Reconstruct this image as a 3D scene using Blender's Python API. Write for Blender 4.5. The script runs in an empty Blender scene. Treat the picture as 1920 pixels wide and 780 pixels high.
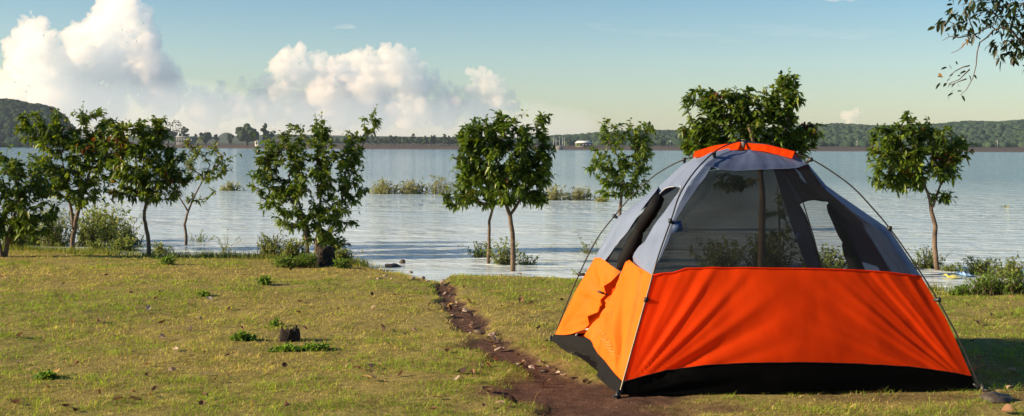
import bpy, math, random
import numpy as np
from mathutils import Vector, Matrix, geometry
random.seed(7); R_ = np.random.default_rng(11)
SC = bpy.context.scene; COL = SC.collection
PI = math.pi
# ------------------------------------------------------------------ camera mapping
F = 2100.0; CX, CY = 960.0, 276.0; ROLL = 0.0047; CH = 1.5
WATER = -0.10
def ray(px, py):
    xc = (px - CX) / F; yc = -(py - CY) / F
    return Vector((xc - ROLL * yc, 1.0, xc * ROLL + yc))
def at(px, py, Y):
    return Vector((0, 0, CH)) + ray(px, py) * Y
def ground(px, py, z=0.0):
    d = ray(px, py); return Vector((0, 0, CH)) + d * ((z - CH) / d.z)
def proj(p):
    x, y, z = p[0], p[1], p[2] - CH
    return CX + F * (x + ROLL * z) / y, CY - F * (z - ROLL * x) / y
cam = bpy.data.cameras.new('camera'); camo = bpy.data.objects.new('camera', cam); COL.objects.link(camo)
cam.lens = 36 * F / 1920; cam.sensor_width = 36; cam.shift_y = (CY - 390) / 1920
cam.clip_end = 40000; cam.clip_start = 0.05
M = Matrix(((1, -ROLL, 0, 0), (0, 0, -1, 0), (ROLL, 1, 0, CH), (0, 0, 0, 1)))
camo.matrix_world = M
SC.camera = camo
# ------------------------------------------------------------------ noise
def _h(ix, iy, iz, seed):
    n = (ix * 374761393 + iy * 668265263 + iz * 2147483647 + seed * 1274126177) & 0xffffffff
    n = ((n ^ (n >> 13)) * 1274126177) & 0xffffffff
    n = n ^ (n >> 16)
    return (n & 0xffff) / 65535.0
def vnoise(x, y, z=0.0, seed=0):
    x, y, z = np.broadcast_arrays(np.asarray(x, float), np.asarray(y, float), np.asarray(z, float))
    ix, iy, iz = np.floor(x).astype(np.int64), np.floor(y).astype(np.int64), np.floor(z).astype(np.int64)
    fx, fy, fz = x - ix, y - iy, z - iz
    fx, fy, fz = fx*fx*(3-2*fx), fy*fy*(3-2*fy), fz*fz*(3-2*fz)
    def c(a, b, d): return _h(ix + a, iy + b, iz + d, seed)
    r = 0
    for a in (0, 1):
        for b in (0, 1):
            for d in (0, 1):
                r = r + c(a, b, d) * (fx if a else 1-fx) * (fy if b else 1-fy) * (fz if d else 1-fz)
    return r
def fbm(x, y, z=0.0, seed=0, o=4):
    s = 0; a = .5; t = 0
    for i in range(o):
        s = s + a * vnoise(x * 2**i, y * 2**i, z * 2**i if not np.isscalar(z) or z else 0.0, seed + i); t += a; a *= .5
    return s / t
def sstep(a, b, x):
    t = np.clip((x - a) / (b - a), 0, 1); return t*t*(3-2*t)
# ------------------------------------------------------------------ mesh helpers
def mesh_np(name, V, faces_flat, starts, mat, parent=None, smooth=False, cols=None):
    me = bpy.data.meshes.new(name)
    V = np.asarray(V, np.float32); faces_flat = np.asarray(faces_flat, np.int32); starts = np.asarray(starts, np.int32)
    me.vertices.add(len(V)); me.vertices.foreach_set('co', V.ravel())
    me.loops.add(len(faces_flat)); me.loops.foreach_set('vertex_index', faces_flat)
    me.polygons.add(len(starts)); me.polygons.foreach_set('loop_start', starts)
    if smooth: me.polygons.foreach_set('use_smooth', np.ones(len(starts), bool))
    if cols is not None:
        a = me.color_attributes.new('Col', 'FLOAT_COLOR', 'POINT')
        c = np.ones((len(V), 4), np.float32); c[:, :cols.shape[1]] = cols
        a.data.foreach_set('color', c.ravel())
    me.update(calc_edges=True); me.validate()
    if mat: me.materials.append(mat)
    o = bpy.data.objects.new(name, me); COL.objects.link(o)
    if parent is not None: o.parent = parent
    return o
class MB:
    def __init__(s): s.v = []; s.f = []; s.c = []; s.n = 0
    def add(s, V, Fs, col=None):
        V = np.asarray(V, float).reshape(-1, 3)
        s.v.append(V); s.f += [tuple(i + s.n for i in f) for f in Fs]; s.n += len(V)
        if col is not None:
            s.c.append(np.broadcast_to(np.asarray(col, float), (len(V), 3)))
    def tube(s, pts, rad, sides=6, cap=True, col=None, flat=1.0):
        pts = [Vector(p) for p in pts]; n = len(pts)
        if np.isscalar(rad): rad = [rad] * n
        V = []; prev = None
        for i, p in enumerate(pts):
            d = (pts[min(i+1, n-1)] - pts[max(i-1, 0)])
            if d.length < 1e-9: d = Vector((0, 0, 1))
            d.normalize()
            if prev is None:
                a = Vector((1, 0, 0)) if abs(d.x) < .9 else Vector((0, 1, 0))
            else: a = prev
            a = (a - d * a.dot(d)).normalized(); b = d.cross(a); prev = a
            for k in range(sides):
                t = 2 * PI * k / sides
                V.append(p + a * math.cos(t) * rad[i] + b * math.sin(t) * rad[i] * flat)
        Fs = []
        for i in range(n - 1):
            for k in range(sides):
                k2 = (k + 1) % sides
                Fs.append((i*sides + k, i*sides + k2, (i+1)*sides + k2, (i+1)*sides + k))
        if cap:
            Fs.append(tuple(range(sides))[::-1]); Fs.append(tuple((n-1)*sides + k for k in range(sides)))
        s.add([tuple(v) for v in V], Fs, col)
    def box(s, lo, hi, rz=0, col=None):
        x0, y0, z0 = lo; x1, y1, z1 = hi
        cx, cy = (x0+x1)/2, (y0+y1)/2
        V = []
        for z in (z0, z1):
            for x, y in ((x0, y0), (x1, y0), (x1, y1), (x0, y1)):
                dx, dy = x-cx, y-cy
                V.append((cx + dx*math.cos(rz) - dy*math.sin(rz), cy + dx*math.sin(rz) + dy*math.cos(rz), z))
        s.add(V, [(3,2,1,0),(4,5,6,7),(0,1,5,4),(1,2,6,5),(2,3,7,6),(3,0,4,7)], col)
    def build(s, name, mat, parent=None, smooth=False):
        V = np.concatenate(s.v) if s.v else np.zeros((0, 3))
        ln = np.array([len(f) for f in s.f]); flat = np.fromiter((i for f in s.f for i in f), np.int32)
        st = np.concatenate([[0], np.cumsum(ln)[:-1]])
        return mesh_np(name, V, flat, st, mat, parent, smooth, np.concatenate(s.c) if s.c else None)
def tag(o, label=None, cat=None, group=None, kind=None):
    if label: o['label'] = label
    if cat: o['category'] = cat
    if group: o['group'] = group
    if kind: o['kind'] = kind
    return o
def thing(name, loc, label, cat, group=None):
    o = bpy.data.objects.new(name, None); COL.objects.link(o); o.location = loc; o.empty_display_size = .1
    bpy.context.view_layer.update()
    return tag(o, label, cat, group)
def under(root, o):
    """parent o (built in world coords) to root placed at a location"""
    o.parent = root; o.matrix_parent_inverse = Matrix.Translation(-Vector(root.location)); return o
# ------------------------------------------------------------------ materials
def newmat(name):
    m = bpy.data.materials.new(name); m.use_nodes = True
    nt = m.node_tree; nt.nodes.clear(); out = nt.nodes.new('ShaderNodeOutputMaterial')
    return m, nt, out
def N(nt, t, **k):
    n = nt.nodes.new(t)
    for a, b in k.items():
        if a in n.inputs.keys() if isinstance(a, str) and a[0].isupper() else False: n.inputs[a].default_value = b
        else: setattr(n, a, b)
    return n
def L(nt, a, b): nt.links.new(a, b)
def rgba(c): return (c[0], c[1], c[2], 1)
def noise_node(nt, scale, detail=4, rough=.55, vec=None, dist=0):
    n = nt.nodes.new('ShaderNodeTexNoise'); n.inputs['Scale'].default_value = scale
    n.inputs['Detail'].default_value = detail; n.inputs['Roughness'].default_value = rough
    n.inputs['Distortion'].default_value = dist
    if vec is not None: L(nt, vec, n.inputs['Vector'])
    return n
def ramp(nt, src, stops):
    r = nt.nodes.new('ShaderNodeValToRGB'); L(nt, src, r.inputs[0])
    e = r.color_ramp.elements
    while len(e) < len(stops): e.new(.5)
    for el, (p, c) in zip(e, stops): el.position = p; el.color = rgba(c) if not np.isscalar(c) else (c, c, c, 1)
    return r
def simple(name, c1, c2, scale=8, rough=.8, bump=.3, bscale=None, dist=.01, spec=.3, metallic=0):
    m, nt, out = newmat(name)
    tc = N(nt, 'ShaderNodeTexCoord')
    n = noise_node(nt, scale, 5, .6, tc.outputs['Object'])
    r = ramp(nt, n.outputs[0], [(.3, c1), (.7, c2)])
    p = nt.nodes.new('ShaderNodeBsdfPrincipled'); L(nt, r.outputs[0], p.inputs['Base Color'])
    p.inputs['Roughness'].default_value = rough; p.inputs['Specular IOR Level'].default_value = spec
    p.inputs['Metallic'].default_value = metallic
    if bump:
        n2 = noise_node(nt, bscale or scale * 3, 5, .65, tc.outputs['Object'])
        b = nt.nodes.new('ShaderNodeBump'); b.inputs['Strength'].default_value = bump; b.inputs['Distance'].default_value = dist
        L(nt, n2.outputs[0], b.inputs['Height']); L(nt, b.outputs[0], p.inputs['Normal'])
    L(nt, p.outputs[0], out.inputs[0]); return m
def leafmat(name, trans=.35, rough=.5, spec=.3, gain=1.0):
    m, nt, out = newmat(name)
    a = N(nt, 'ShaderNodeVertexColor', layer_name='Col')
    p = nt.nodes.new('ShaderNodeBsdfPrincipled'); L(nt, a.outputs[0], p.inputs['Base Color'])
    p.inputs['Roughness'].default_value = rough; p.inputs['Specular IOR Level'].default_value = spec
    t = nt.nodes.new('ShaderNodeBsdfTranslucent')
    h = nt.nodes.new('ShaderNodeHueSaturation'); h.inputs['Value'].default_value = 1.5; h.inputs['Hue'].default_value = .495
    h.inputs['Saturation'].default_value = 1.1
    L(nt, a.outputs[0], h.inputs['Color']); L(nt, h.outputs[0], t.inputs[0])
    mx = nt.nodes.new('ShaderNodeMixShader'); mx.inputs[0].default_value = trans
    L(nt, p.outputs[0], mx.inputs[1]); L(nt, t.outputs[0], mx.inputs[2]); L(nt, mx.outputs[0], out.inputs[0])
    return m
def fabric(name, col, trans=.4, tcol=None, rough=.55, var=.12, bump=.25, spec=.25):
    m, nt, out = newmat(name)
    tc = N(nt, 'ShaderNodeTexCoord')
    n = noise_node(nt, 3.5, 5, .6, tc.outputs['Object'])
    r = ramp(nt, n.outputs[0], [(.3, [c * (1-var) for c in col]), (.7, [min(1, c * (1+var)) for c in col])])
    p = nt.nodes.new('ShaderNodeBsdfPrincipled'); L(nt, r.outputs[0], p.inputs['Base Color'])
    p.inputs['Roughness'].default_value = rough; p.inputs['Specular IOR Level'].default_value = spec
    # crinkle bump, stretched along the pull of the cloth
    mp = nt.nodes.new('ShaderNodeMapping'); mp.inputs['Scale'].default_value = (1.0, 1.0, .35); mp.inputs['Rotation'].default_value = (0, .6, .1)
    L(nt, tc.outputs['Object'], mp.inputs[0])
    n2 = noise_node(nt, 3.2, 3, .45, mp.outputs[0], .25)
    n3 = noise_node(nt, 900, 1, .5, tc.outputs['Object'])
    ad = N(nt, 'ShaderNodeMath', operation='MULTIPLY_ADD'); L(nt, n3.outputs[0], ad.inputs[0]); ad.inputs[1].default_value = .01
    L(nt, n2.outputs[0], ad.inputs[2])
    b = nt.nodes.new('ShaderNodeBump'); b.inputs['Strength'].default_value = bump; b.inputs['Distance'].default_value = .05
    L(nt, ad.outputs[0], b.inputs['Height']); L(nt, b.outputs[0], p.inputs['Normal'])
    if trans > 0:
        t = nt.nodes.new('ShaderNodeBsdfTranslucent'); t.inputs[0].default_value = rgba(tcol or col)
        L(nt, b.outputs[0], t.inputs['Normal'])
        mx = nt.nodes.new('ShaderNodeMixShader'); mx.inputs[0].default_value = trans
        L(nt, p.outputs[0], mx.inputs[1]); L(nt, t.outputs[0], mx.inputs[2]); L(nt, mx.outputs[0], out.inputs[0])
    else: L(nt, p.outputs[0], out.inputs[0])
    return m
def netting(name, col, transp):
    m, nt, out = newmat(name)
    d = nt.nodes.new('ShaderNodeBsdfDiffuse'); d.inputs[0].default_value = rgba(col)
    t = nt.nodes.new('ShaderNodeBsdfTransparent')
    tc = N(nt, 'ShaderNodeTexCoord'); n = noise_node(nt, 2.5, 3, .5, tc.outputs['Object'], .6)
    mr = N(nt, 'ShaderNodeMapRange'); mr.inputs[1].default_value = .3; mr.inputs[2].default_value = .7
    mr.inputs[3].default_value = transp - .04; mr.inputs[4].default_value = transp + .04
    L(nt, n.outputs[0], mr.inputs[0])
    mx = nt.nodes.new('ShaderNodeMixShader'); L(nt, mr.outputs[0], mx.inputs[0])
    L(nt, d.outputs[0], mx.inputs[1]); L(nt, t.outputs[0], mx.inputs[2]); L(nt, mx.outputs[0], out.inputs[0])
    return m
MT = {}
MT['bark'] = simple('bark', (.06, .04, .028), (.17, .12, .08), 14, .9, .6, 40)
MT['leaf'] = leafmat('tree_leaf', .38, .45, .35)
MT['weed'] = leafmat('weed_leaf', .45, .6, .2)
MT['grass'] = leafmat('grass_blade', .4, .7, .15)
MT['dryleaf'] = leafmat('dry_leaf', .2, .7, .2)
MT['farleaf'] = leafmat('far_foliage', .1, .9, .05)
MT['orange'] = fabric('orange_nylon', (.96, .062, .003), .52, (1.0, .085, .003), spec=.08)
MT['orange_sunlit'] = fabric('sunlit_orange_nylon', (.95, .19, .014), .42, (1.0, .18, .01), spec=.12, bump=.7)  # orange nylon of the left side, sunlight put into its colour
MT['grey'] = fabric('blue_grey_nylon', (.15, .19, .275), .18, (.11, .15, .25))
MT['grey_shade'] = fabric('blue_grey_nylon_shade', (.028, .055, .125), .05, (.03, .06, .14))  # darker copy of the blue-grey nylon, shade of unlit walls in its colour
MT['slate'] = fabric('shaded_blue_nylon', (.085, .11, .19), .18, (.08, .12, .24))  # blue-grey nylon again, the roof band's shade mixed into the colour
MT['black_shaded'] = fabric('black_groundsheet_shaded', (.0018, .0018, .0018), 0, rough=.85, bump=.4, spec=.03)  # front skirt's copy of the groundsheet, colour blackened to stand for shade
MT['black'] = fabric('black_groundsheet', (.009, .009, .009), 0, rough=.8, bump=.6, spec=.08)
MT['binding'] = fabric('black_binding', (.006, .006, .007), 0, rough=.7, spec=.1)
MT['piping'] = simple('white_piping', (.26, .27, .30), (.36, .37, .4), 20)
MT['pole'] = simple('dark_fibreglass', (.008, .008, .008), (.02, .018, .015), 12, .5, 0, spec=.3)
MT['tippole'] = simple('pole_tip_metal', (.10, .075, .05), (.2, .16, .11), 12, .4, 0, spec=.5, metallic=.6)
MT['clip'] = simple('black_plastic', (.012, .012, .012), (.03, .03, .03), 12, .4, 0)
MT['net_front'] = netting('pale_insect_net', (.018, .023, .025), .54)
MT['net_back'] = netting('dark_insect_net', (.010, .012, .012), .15)
MT['char'] = simple('charred_wood', (.008, .007, .006), (.05, .035, .025), 18, .95, 1, 50, .02)
MT['wood'] = simple('weathered_stump_wood', (.03, .02, .014), (.12, .085, .055), 22, .95, 1, 60, .02)
MT['stone'] = simple('pale_stone', (.16, .11, .08), (.38, .30, .24), 14, .9, .6, 40)
MT['darkstone'] = simple('wet_dark_stone', (.03, .025, .02), (.09, .07, .06), 14, .6, .6, 40)
MT['paint'] = simple('pale_render', (.5, .5, .48), (.62, .6, .57), .4, .9, 0)
MT['roof'] = simple('pale_roof', (.45, .45, .45), (.6, .6, .6), .4, .8, 0)
MT['concrete'] = simple('grey_concrete', (.09, .09, .09), (.16, .16, .155), .6, .9, 0)
MT['glass'] = simple('dark_window', (.03, .04, .05), (.05, .06, .07), 1, .2, 0)
MT['steel'] = simple('grey_steel', (.3, .3, .3), (.4, .4, .4), 1, .6, 0)
MT['blueplastic'] = simple('blue_plastic_film', (.2, .4, .7), (.4, .6, .8), 20, .4, .3)
MT['yellowplastic'] = simple('yellow_plastic_film', (.7, .6, .08), (.8, .7, .2), 20, .4, .3)
MT['redbank'] = simple('red_earth', (.17, .09, .055), (.26, .15, .1), .05, .95, 0)
# ------------------------------------------------------------------ ground
SH = [(-900, 450), (-300, 458), (0, 470), (120, 476), (240, 482), (400, 485), (560, 488), (650, 494), (700, 505), (760, 517), (808, 528), (832, 531), (850, 518),
      (950, 518), (1060, 524), (1250, 532), (1500, 540), (1700, 546), (1790, 551), (1860, 540), (1920, 541), (2300, 552), (3200, 565)]
_sh = [ground(a, b, WATER) for a, b in SH]
SHX = np.array([p.x for p in _sh]); SHY = np.array([p.y for p in _sh])
o_ = np.argsort(SHX); SHX = SHX[o_]; SHY = SHY[o_]
def shore(x): return np.interp(x, SHX, SHY)
GUL = [(829, 528, .10), (845, 556, .11), (868, 585, .13), (895, 618, .16), (935, 650, .20), (985, 682, .22), (1050, 718, .28), (1130, 755, .33), (1230, 795, .4), (1400, 850, .45), (1800, 980, .6)]
_g = [(ground(a, b), w) for a, b, w in GUL]
def gully(x, y):
    """1 inside the dirt path, 0 away"""
    best = np.full(np.shape(x), 9.0)
    for (p, w0), (q, w1) in zip(_g[:-1], _g[1:]):
        d = np.array([q.x - p.x, q.y - p.y]); L2 = d @ d
        t = np.clip(((x - p.x) * d[0] + (y - p.y) * d[1]) / L2, 0, 1)
        dist = np.hypot(x - p.x - t * d[0], y - p.y - t * d[1]) / (w0 + (w1 - w0) * t)
        best = np.minimum(best, dist * 1.18)
    n = fbm(np.asarray(x) * 3, np.asarray(y) * 3, 0.0, 5, 3)
    return 1 - sstep(.7, 1.45, best + (n - .5) * 2.6)
def dirt(x, y):
    g = gully(x, y)
    # worn earth in front of the left tent corner and bare streaks
    c = ground(1080, 745); e = np.hypot((x - c.x) / .6, (y - c.y) / .3)
    n = fbm(np.asarray(x) * 2.2, np.asarray(y) * 5, 0.0, 9, 4)
    e1 = 1 - sstep(.6, 1.3, e + (n - .5) * 1.4)
    s = sstep(.60, .70, fbm(np.asarray(x) * .9, np.asarray(y) * 3.4, 0.0, 33, 4)) * (1 - sstep(6.2, 7.6, y)) * sstep(-1.2, 0, x) * .8
    return np.clip(np.maximum(np.maximum(g, e1), s), 0, 1)
def height(x, y):
    x = np.asarray(x, float); y = np.asarray(y, float)
    d = shore(x) - y
    h = np.where(d > 0, WATER + .10 * (1 - np.exp(-d / .55)), WATER + d * .16)
    h = np.maximum(h, -1.6)
    near = sstep(-.2, 1.5, d)
    h = h + near * ((fbm(x * .7, y * .7, 0.0, 3, 3) - .5) * .07) * sstep(1.0, 3.0, np.abs(x - 1.6) + np.abs(y - 7.8) * .6)
    h = h + sstep(-.3, .6, d) * (fbm(x * 5, y * 5, 0.0, 4, 3) - .5) * .025
    h = h - gully(x, y) * .03 * (y < 30)
    far = y > 100
    yb = 700 + 14 * (fbm(x / 130, y * 0 + 3, 0.0, 21, 3) - .5)
    bank = -1.6 + 1.6 * sstep(yb - 30, yb, y) + 1.9 * sstep(yb - 2, yb + 42, y) + 1.6 * sstep(yb + 30, yb + 120, y)
    h = np.where(far, bank, h)
    return h
def axis(parts):
    a = []
    for lo, hi, st in parts: a.append(np.arange(lo, hi, st))
    return np.concatenate(a)
xs = np.concatenate([-np.geomspace(2600, 12, 40)[:-1], axis([(-12, -5, .12), (-5, 5.5, .045), (5.5, 12, .12)]), np.geomspace(12, 2600, 40)])
ys = np.concatenate([-np.geomspace(600, 4, 12), axis([(-3, 4, .4), (4, 17, .05), (17, 30, .4)]), np.geomspace(30, 660, 22)[:-1], axis([(660, 860, 5)]), np.geomspace(860, 3200, 18)])
def grid(X, Y, Z):
    ny, nx = X.shape
    V = np.stack([X, Y, Z], -1).reshape(-1, 3)
    i = (np.arange(ny - 1)[:, None] * nx + np.arange(nx - 1)[None, :]).ravel()
    Q = np.stack([i, i + 1, i + nx + 1, i + nx], 1)
    return V, Q
X, Y = np.meshgrid(xs, ys); Z = height(X, Y)
V, Q = grid(X, Y, Z)
dm = dirt(X, Y).ravel(); dm[V[:, 1] > 40] = 0
grn = fbm(V[:, 0] * .5, V[:, 1] * .9, 0.0, 61, 4)
wet = 1 - sstep(-.02, .35, shore(V[:, 0]) - V[:, 1])
farm = (V[:, 1] > 500).astype(float)
cols = np.stack([dm, grn, np.where(farm > 0, 1.0, wet * .5)], 1)
m, nt, out = newmat('ground_soil')
at_ = N(nt, 'ShaderNodeVertexColor', layer_name='Col'); sp = nt.nodes.new('ShaderNodeSeparateColor'); L(nt, at_.outputs[0], sp.inputs[0])
tc = N(nt, 'ShaderNodeTexCoord')
n1 = noise_node(nt, 18, 6, .65, tc.outputs['Object']); n2 = noise_node(nt, 3, 5, .6, tc.outputs['Object'])
turf = ramp(nt, n1.outputs[0], [(.25, (.09, .07, .025)), (.5, (.22, .18, .05)), (.75, (.34, .27, .09))])
soil = ramp(nt, n1.outputs[0], [(.25, (.035, .018, .011)), (.55, (.09, .047, .029)), (.8, (.16, .095, .063))])
mx = N(nt, 'ShaderNodeMix', data_type='RGBA'); L(nt, sp.outputs[0], mx.inputs[0]); L(nt, turf.outputs[0], mx.inputs[6]); L(nt, soil.outputs[0], mx.inputs[7])
mud = N(nt, 'ShaderNodeMix', data_type='RGBA'); g1 = N(nt, 'ShaderNodeMath', operation='GREATER_THAN'); g1.inputs[1].default_value = .8
L(nt, sp.outputs[2], g1.inputs[0])
wm = N(nt, 'ShaderNodeMix', data_type='RGBA'); L(nt, sp.outputs[2], wm.inputs[0]); L(nt, mx.outputs[2], wm.inputs[6]); wm.inputs[7].default_value = (.05, .035, .02, 1)
# far shore: red earth bank by height, dull grass above
sx = nt.nodes.new('ShaderNodeSeparateXYZ'); L(nt, tc.outputs['Object'], sx.inputs[0])
nf = noise_node(nt, .03, 4, .6, tc.outputs['Object'])
ma = N(nt, 'ShaderNodeMath', operation='MULTIPLY_ADD'); L(nt, nf.outputs[0], ma.inputs[0]); ma.inputs[1].default_value = 2.5; L(nt, sx.outputs[2], ma.inputs[2])
fr = N(nt, 'ShaderNodeMapRange'); fr.inputs[1].default_value = 0; fr.inputs[2].default_value = 8; L(nt, ma.outputs[0], fr.inputs[0])
fcol = ramp(nt, fr.outputs[0], [(.0, (.22, .17, .12)), (.15, (.075, .05, .034)), (.45, (.055, .038, .025)), (.7, (.045, .05, .024)), (1, (.025, .04, .017))])
L(nt, g1.outputs[0], mud.inputs[0]); L(nt, wm.outputs[2], mud.inputs[6]); L(nt, fcol.outputs[0], mud.inputs[7])
p = nt.nodes.new('ShaderNodeBsdfPrincipled'); L(nt, mud.outputs[2], p.inputs['Base Color']); p.inputs['Roughness'].default_value = .92
p.inputs['Specular IOR Level'].default_value = .15
nb = noise_node(nt, 55, 6, .7, tc.outputs['Object']); b = nt.nodes.new('ShaderNodeBump'); b.inputs['Strength'].default_value = .9; b.inputs['Distance'].default_value = .015
L(nt, nb.outputs[0], b.inputs['Height']); L(nt, b.outputs[0], p.inputs['Normal']); L(nt, p.outputs[0], out.inputs[0])
go = mesh_np('ground', V, Q.ravel(), np.arange(len(Q)) * 4, m, smooth=True, cols=cols)
tag(go, kind='structure')
# ------------------------------------------------------------------ water
m, nt, out = newmat('lake_water')
tc = N(nt, 'ShaderNodeTexCoord')
def wavelayer(sc, rot, nscale, det, dist=0):
    mp = nt.nodes.new('ShaderNodeMapping'); mp.inputs['Scale'].default_value = sc; mp.inputs['Rotation'].default_value = (0, 0, rot)
    L(nt, tc.outputs['Object'], mp.inputs[0]); return noise_node(nt, nscale, det, .55, mp.outputs[0], dist)
w1 = wavelayer((.3, 1, 1), .08, 1.7, 4, .3); w2 = wavelayer((.4, 1, 1), -.2, 6, 3, .2); w3 = wavelayer((.3, 1, 1), .05, .22, 3)
mrw = N(nt, 'ShaderNodeMapRange'); mrw.inputs[1].default_value = .35; mrw.inputs[2].default_value = .65; mrw.inputs[3].default_value = .35; mrw.inputs[4].default_value = 1.25
L(nt, w3.outputs[0], mrw.inputs[0])
a1 = N(nt, 'ShaderNodeMath', operation='MULTIPLY_ADD'); L(nt, w2.outputs[0], a1.inputs[0]); a1.inputs[1].default_value = .48; L(nt, w1.outputs[0], a1.inputs[2])
# calmer close to the bank
sx = nt.nodes.new('ShaderNodeSeparateXYZ'); L(nt, tc.outputs['Object'], sx.inputs[0])
cal = N(nt, 'ShaderNodeMapRange'); cal.inputs[1].default_value = 11; cal.inputs[2].default_value = 30; cal.inputs[3].default_value = .38; cal.inputs[4].default_value = 1.0
L(nt, sx.outputs[1], cal.inputs[0])
mu = N(nt, 'ShaderNodeMath', operation='MULTIPLY'); L(nt, cal.outputs[0], mu.inputs[0]); L(nt, mrw.outputs[0], mu.inputs[1])
b = nt.nodes.new('ShaderNodeBump'); b.inputs['Distance'].default_value = .30; L(nt, a1.outputs[0], b.inputs['Height']); L(nt, mu.outputs[0], b.inputs['Strength'])
p = nt.nodes.new('ShaderNodeBsdfPrincipled')
near_glare = N(nt, 'ShaderNodeMapRange'); near_glare.inputs[1].default_value = 12; near_glare.inputs[2].default_value = 60; L(nt, sx.outputs[1], near_glare.inputs[0])
wc = ramp(nt, near_glare.outputs[0], [(0, (.70, .76, .74)), (.3, (.56, .66, .68)), (1, (.24, .36, .41))]); L(nt, wc.outputs[0], p.inputs['Base Color'])  # paler towards the bank: bright sky reflection put into the base colour
p.inputs['Roughness'].default_value = .07; p.inputs['IOR'].default_value = 1.5; p.inputs['Specular IOR Level'].default_value = 1.0
L(nt, b.outputs[0], p.inputs['Normal']); L(nt, p.outputs[0], out.inputs[0])
wx = np.concatenate([-np.geomspace(2600, 20, 12), np.linspace(-18, 18, 12), np.geomspace(20, 2600, 12)])
wy = np.concatenate([np.linspace(10, 40, 12), np.geomspace(45, 745, 20)])
X, Y = np.meshgrid(wx, wy); V, Q = grid(X, Y, X * 0 + WATER)
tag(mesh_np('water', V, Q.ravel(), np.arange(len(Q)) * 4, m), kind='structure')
# ------------------------------------------------------------------ grass (uncountable)
def blades(P, hgt, wid, lean, az, col, jitter=.15):
    n = len(P)
    d = np.stack([np.cos(az), np.sin(az), np.zeros(n)], 1); s = np.stack([-np.sin(az), np.cos(az), np.zeros(n)], 1)
    # face the blade sideways at random
    tw = R_.uniform(-1.2, 1.2, n); s = s * np.cos(tw)[:, None] + d * np.sin(tw)[:, None]
    up = np.array([0, 0, 1.0])
    mid = P + d * (hgt * np.sin(lean) * .35)[:, None] + up * (hgt * np.cos(lean) * .6)[:, None]
    tip = P + d * (hgt * np.sin(lean))[:, None] + up * (hgt * np.cos(lean) * .95)[:, None]
    w = (wid / 2)[:, None]
    V = np.stack([P - s * w, P + s * w, mid + s * w * .8, mid - s * w * .8, tip], 1).reshape(-1, 3)
    i = np.arange(n) * 5
    fl = np.stack([i, i+1, i+2, i+3, i+3, i+2, i+4], 1).ravel()
    st = (np.arange(n)[:, None] * 7 + np.array([0, 4])[None]).ravel()
    C = np.repeat(col, 5, 0).reshape(n, 5, 3).copy(); C[:, :2] *= .8; C[:, 4] *= 1.1
    return V, fl, st, C.reshape(-1, 3)
NB = 400000
yy = 5.0 + 13.0 * R_.random(NB * 2) ** 1.25
xx = (R_.random(NB * 2) * 2 - 1) * (yy * .52 + .9)
g_ = dirt(xx, yy); dsh = shore(xx) - yy
patch = fbm(xx * .5, yy * .9, 0.0, 61, 4); fine = fbm(xx * 4, yy * 5, 0.0, 62, 3)
# keep the blades out from under the tent floor
def in_tent(x, y):
    FL, FR, RR, RL = TENT
    ins = np.ones(np.shape(x), bool)
    for (a, b) in ((FL, FR), (FR, RR), (RR, RL), (RL, FL)):
        ins &= ((b[0]-a[0])*(y-a[1]) - (b[1]-a[1])*(x-a[0])) / math.hypot(b[0]-a[0], b[1]-a[1]) > .13
    return ins
FLg = ground(1160, 745); FRg = ground(1840, 735); RLg = ground(1034, 642)
RRg = FRg + (RLg - FLg)
TENT = [(FLg.x, FLg.y), (FRg.x, FRg.y), (RRg.x, RRg.y), (RLg.x, RLg.y)]
keep = (g_ < R_.random(NB*2) * .9 + .02) & (dsh > np.where(xx < -1.6, -.55, .02) + .3 * (R_.random(NB*2) ** 2) + .8 * (xx < -1.6) * (R_.random(NB*2) < .5)) & ~in_tent(xx, yy) & (fine + R_.random(NB*2) * .5 > .45 + .25 * sstep(.52, .66, fbm(xx * 1.3, yy * 1.8, 0.0, 63, 4)))
idx = np.nonzero(keep)[0][:NB]; xx, yy, patch, fine, g_ = xx[idx], yy[idx], patch[idx], fine[idx], g_[idx]
n = len(xx); P = np.stack([xx, yy, np.maximum(height(xx, yy), WATER - .02) - .004], 1); fine2 = fbm(xx * 11, yy * 13, 0.0, 66, 2); dsh = dsh[idx]
green = np.array([.19, .28, .03]); olive = np.array([.38, .36, .06]); tan = np.array([.50, .38, .15]); brown = np.array([.27, .16, .07])
r = R_.random(n); gm = sstep(.42, .62, patch + (fine - .5) * .5 + (R_.random(n) - .5) * .3)
col = olive * (1 - gm[:, None]) + green * gm[:, None]
dr = r < (.36 * (1 - gm) + .12); col[dr] = tan * R_.uniform(.7, 1.15, (dr.sum(), 1))
br = (r > .84 + .1 * gm) | ((g_ > .15) & (r > .6)); col[br] = brown * R_.uniform(.6, 1.2, (br.sum(), 1))
col *= R_.uniform(.75, 1.25, (n, 1)) * (.72 + .56 * sstep(.3, .7, fine2))[:, None]
hg = R_.uniform(.015, .055, n) * (.45 + 1.1 * fine) * (.8 + .5 * (R_.random(n) > .93)) * (.55 + .9 * fine2) * (1 + 1.6 * (xx < -1.2) * (1 - sstep(-.1, .55, dsh))) * np.where(gm > .6, 1.15, .9)
wd = R_.uniform(.0024, .0048, n) * (yy / 7.5) ** .8
lean_ = np.where((r < .3) | (r > .8), R_.uniform(.9, 1.5, n), R_.uniform(.5, 1.4, n)); az_ = R_.uniform(0, 2*PI, n)
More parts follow.
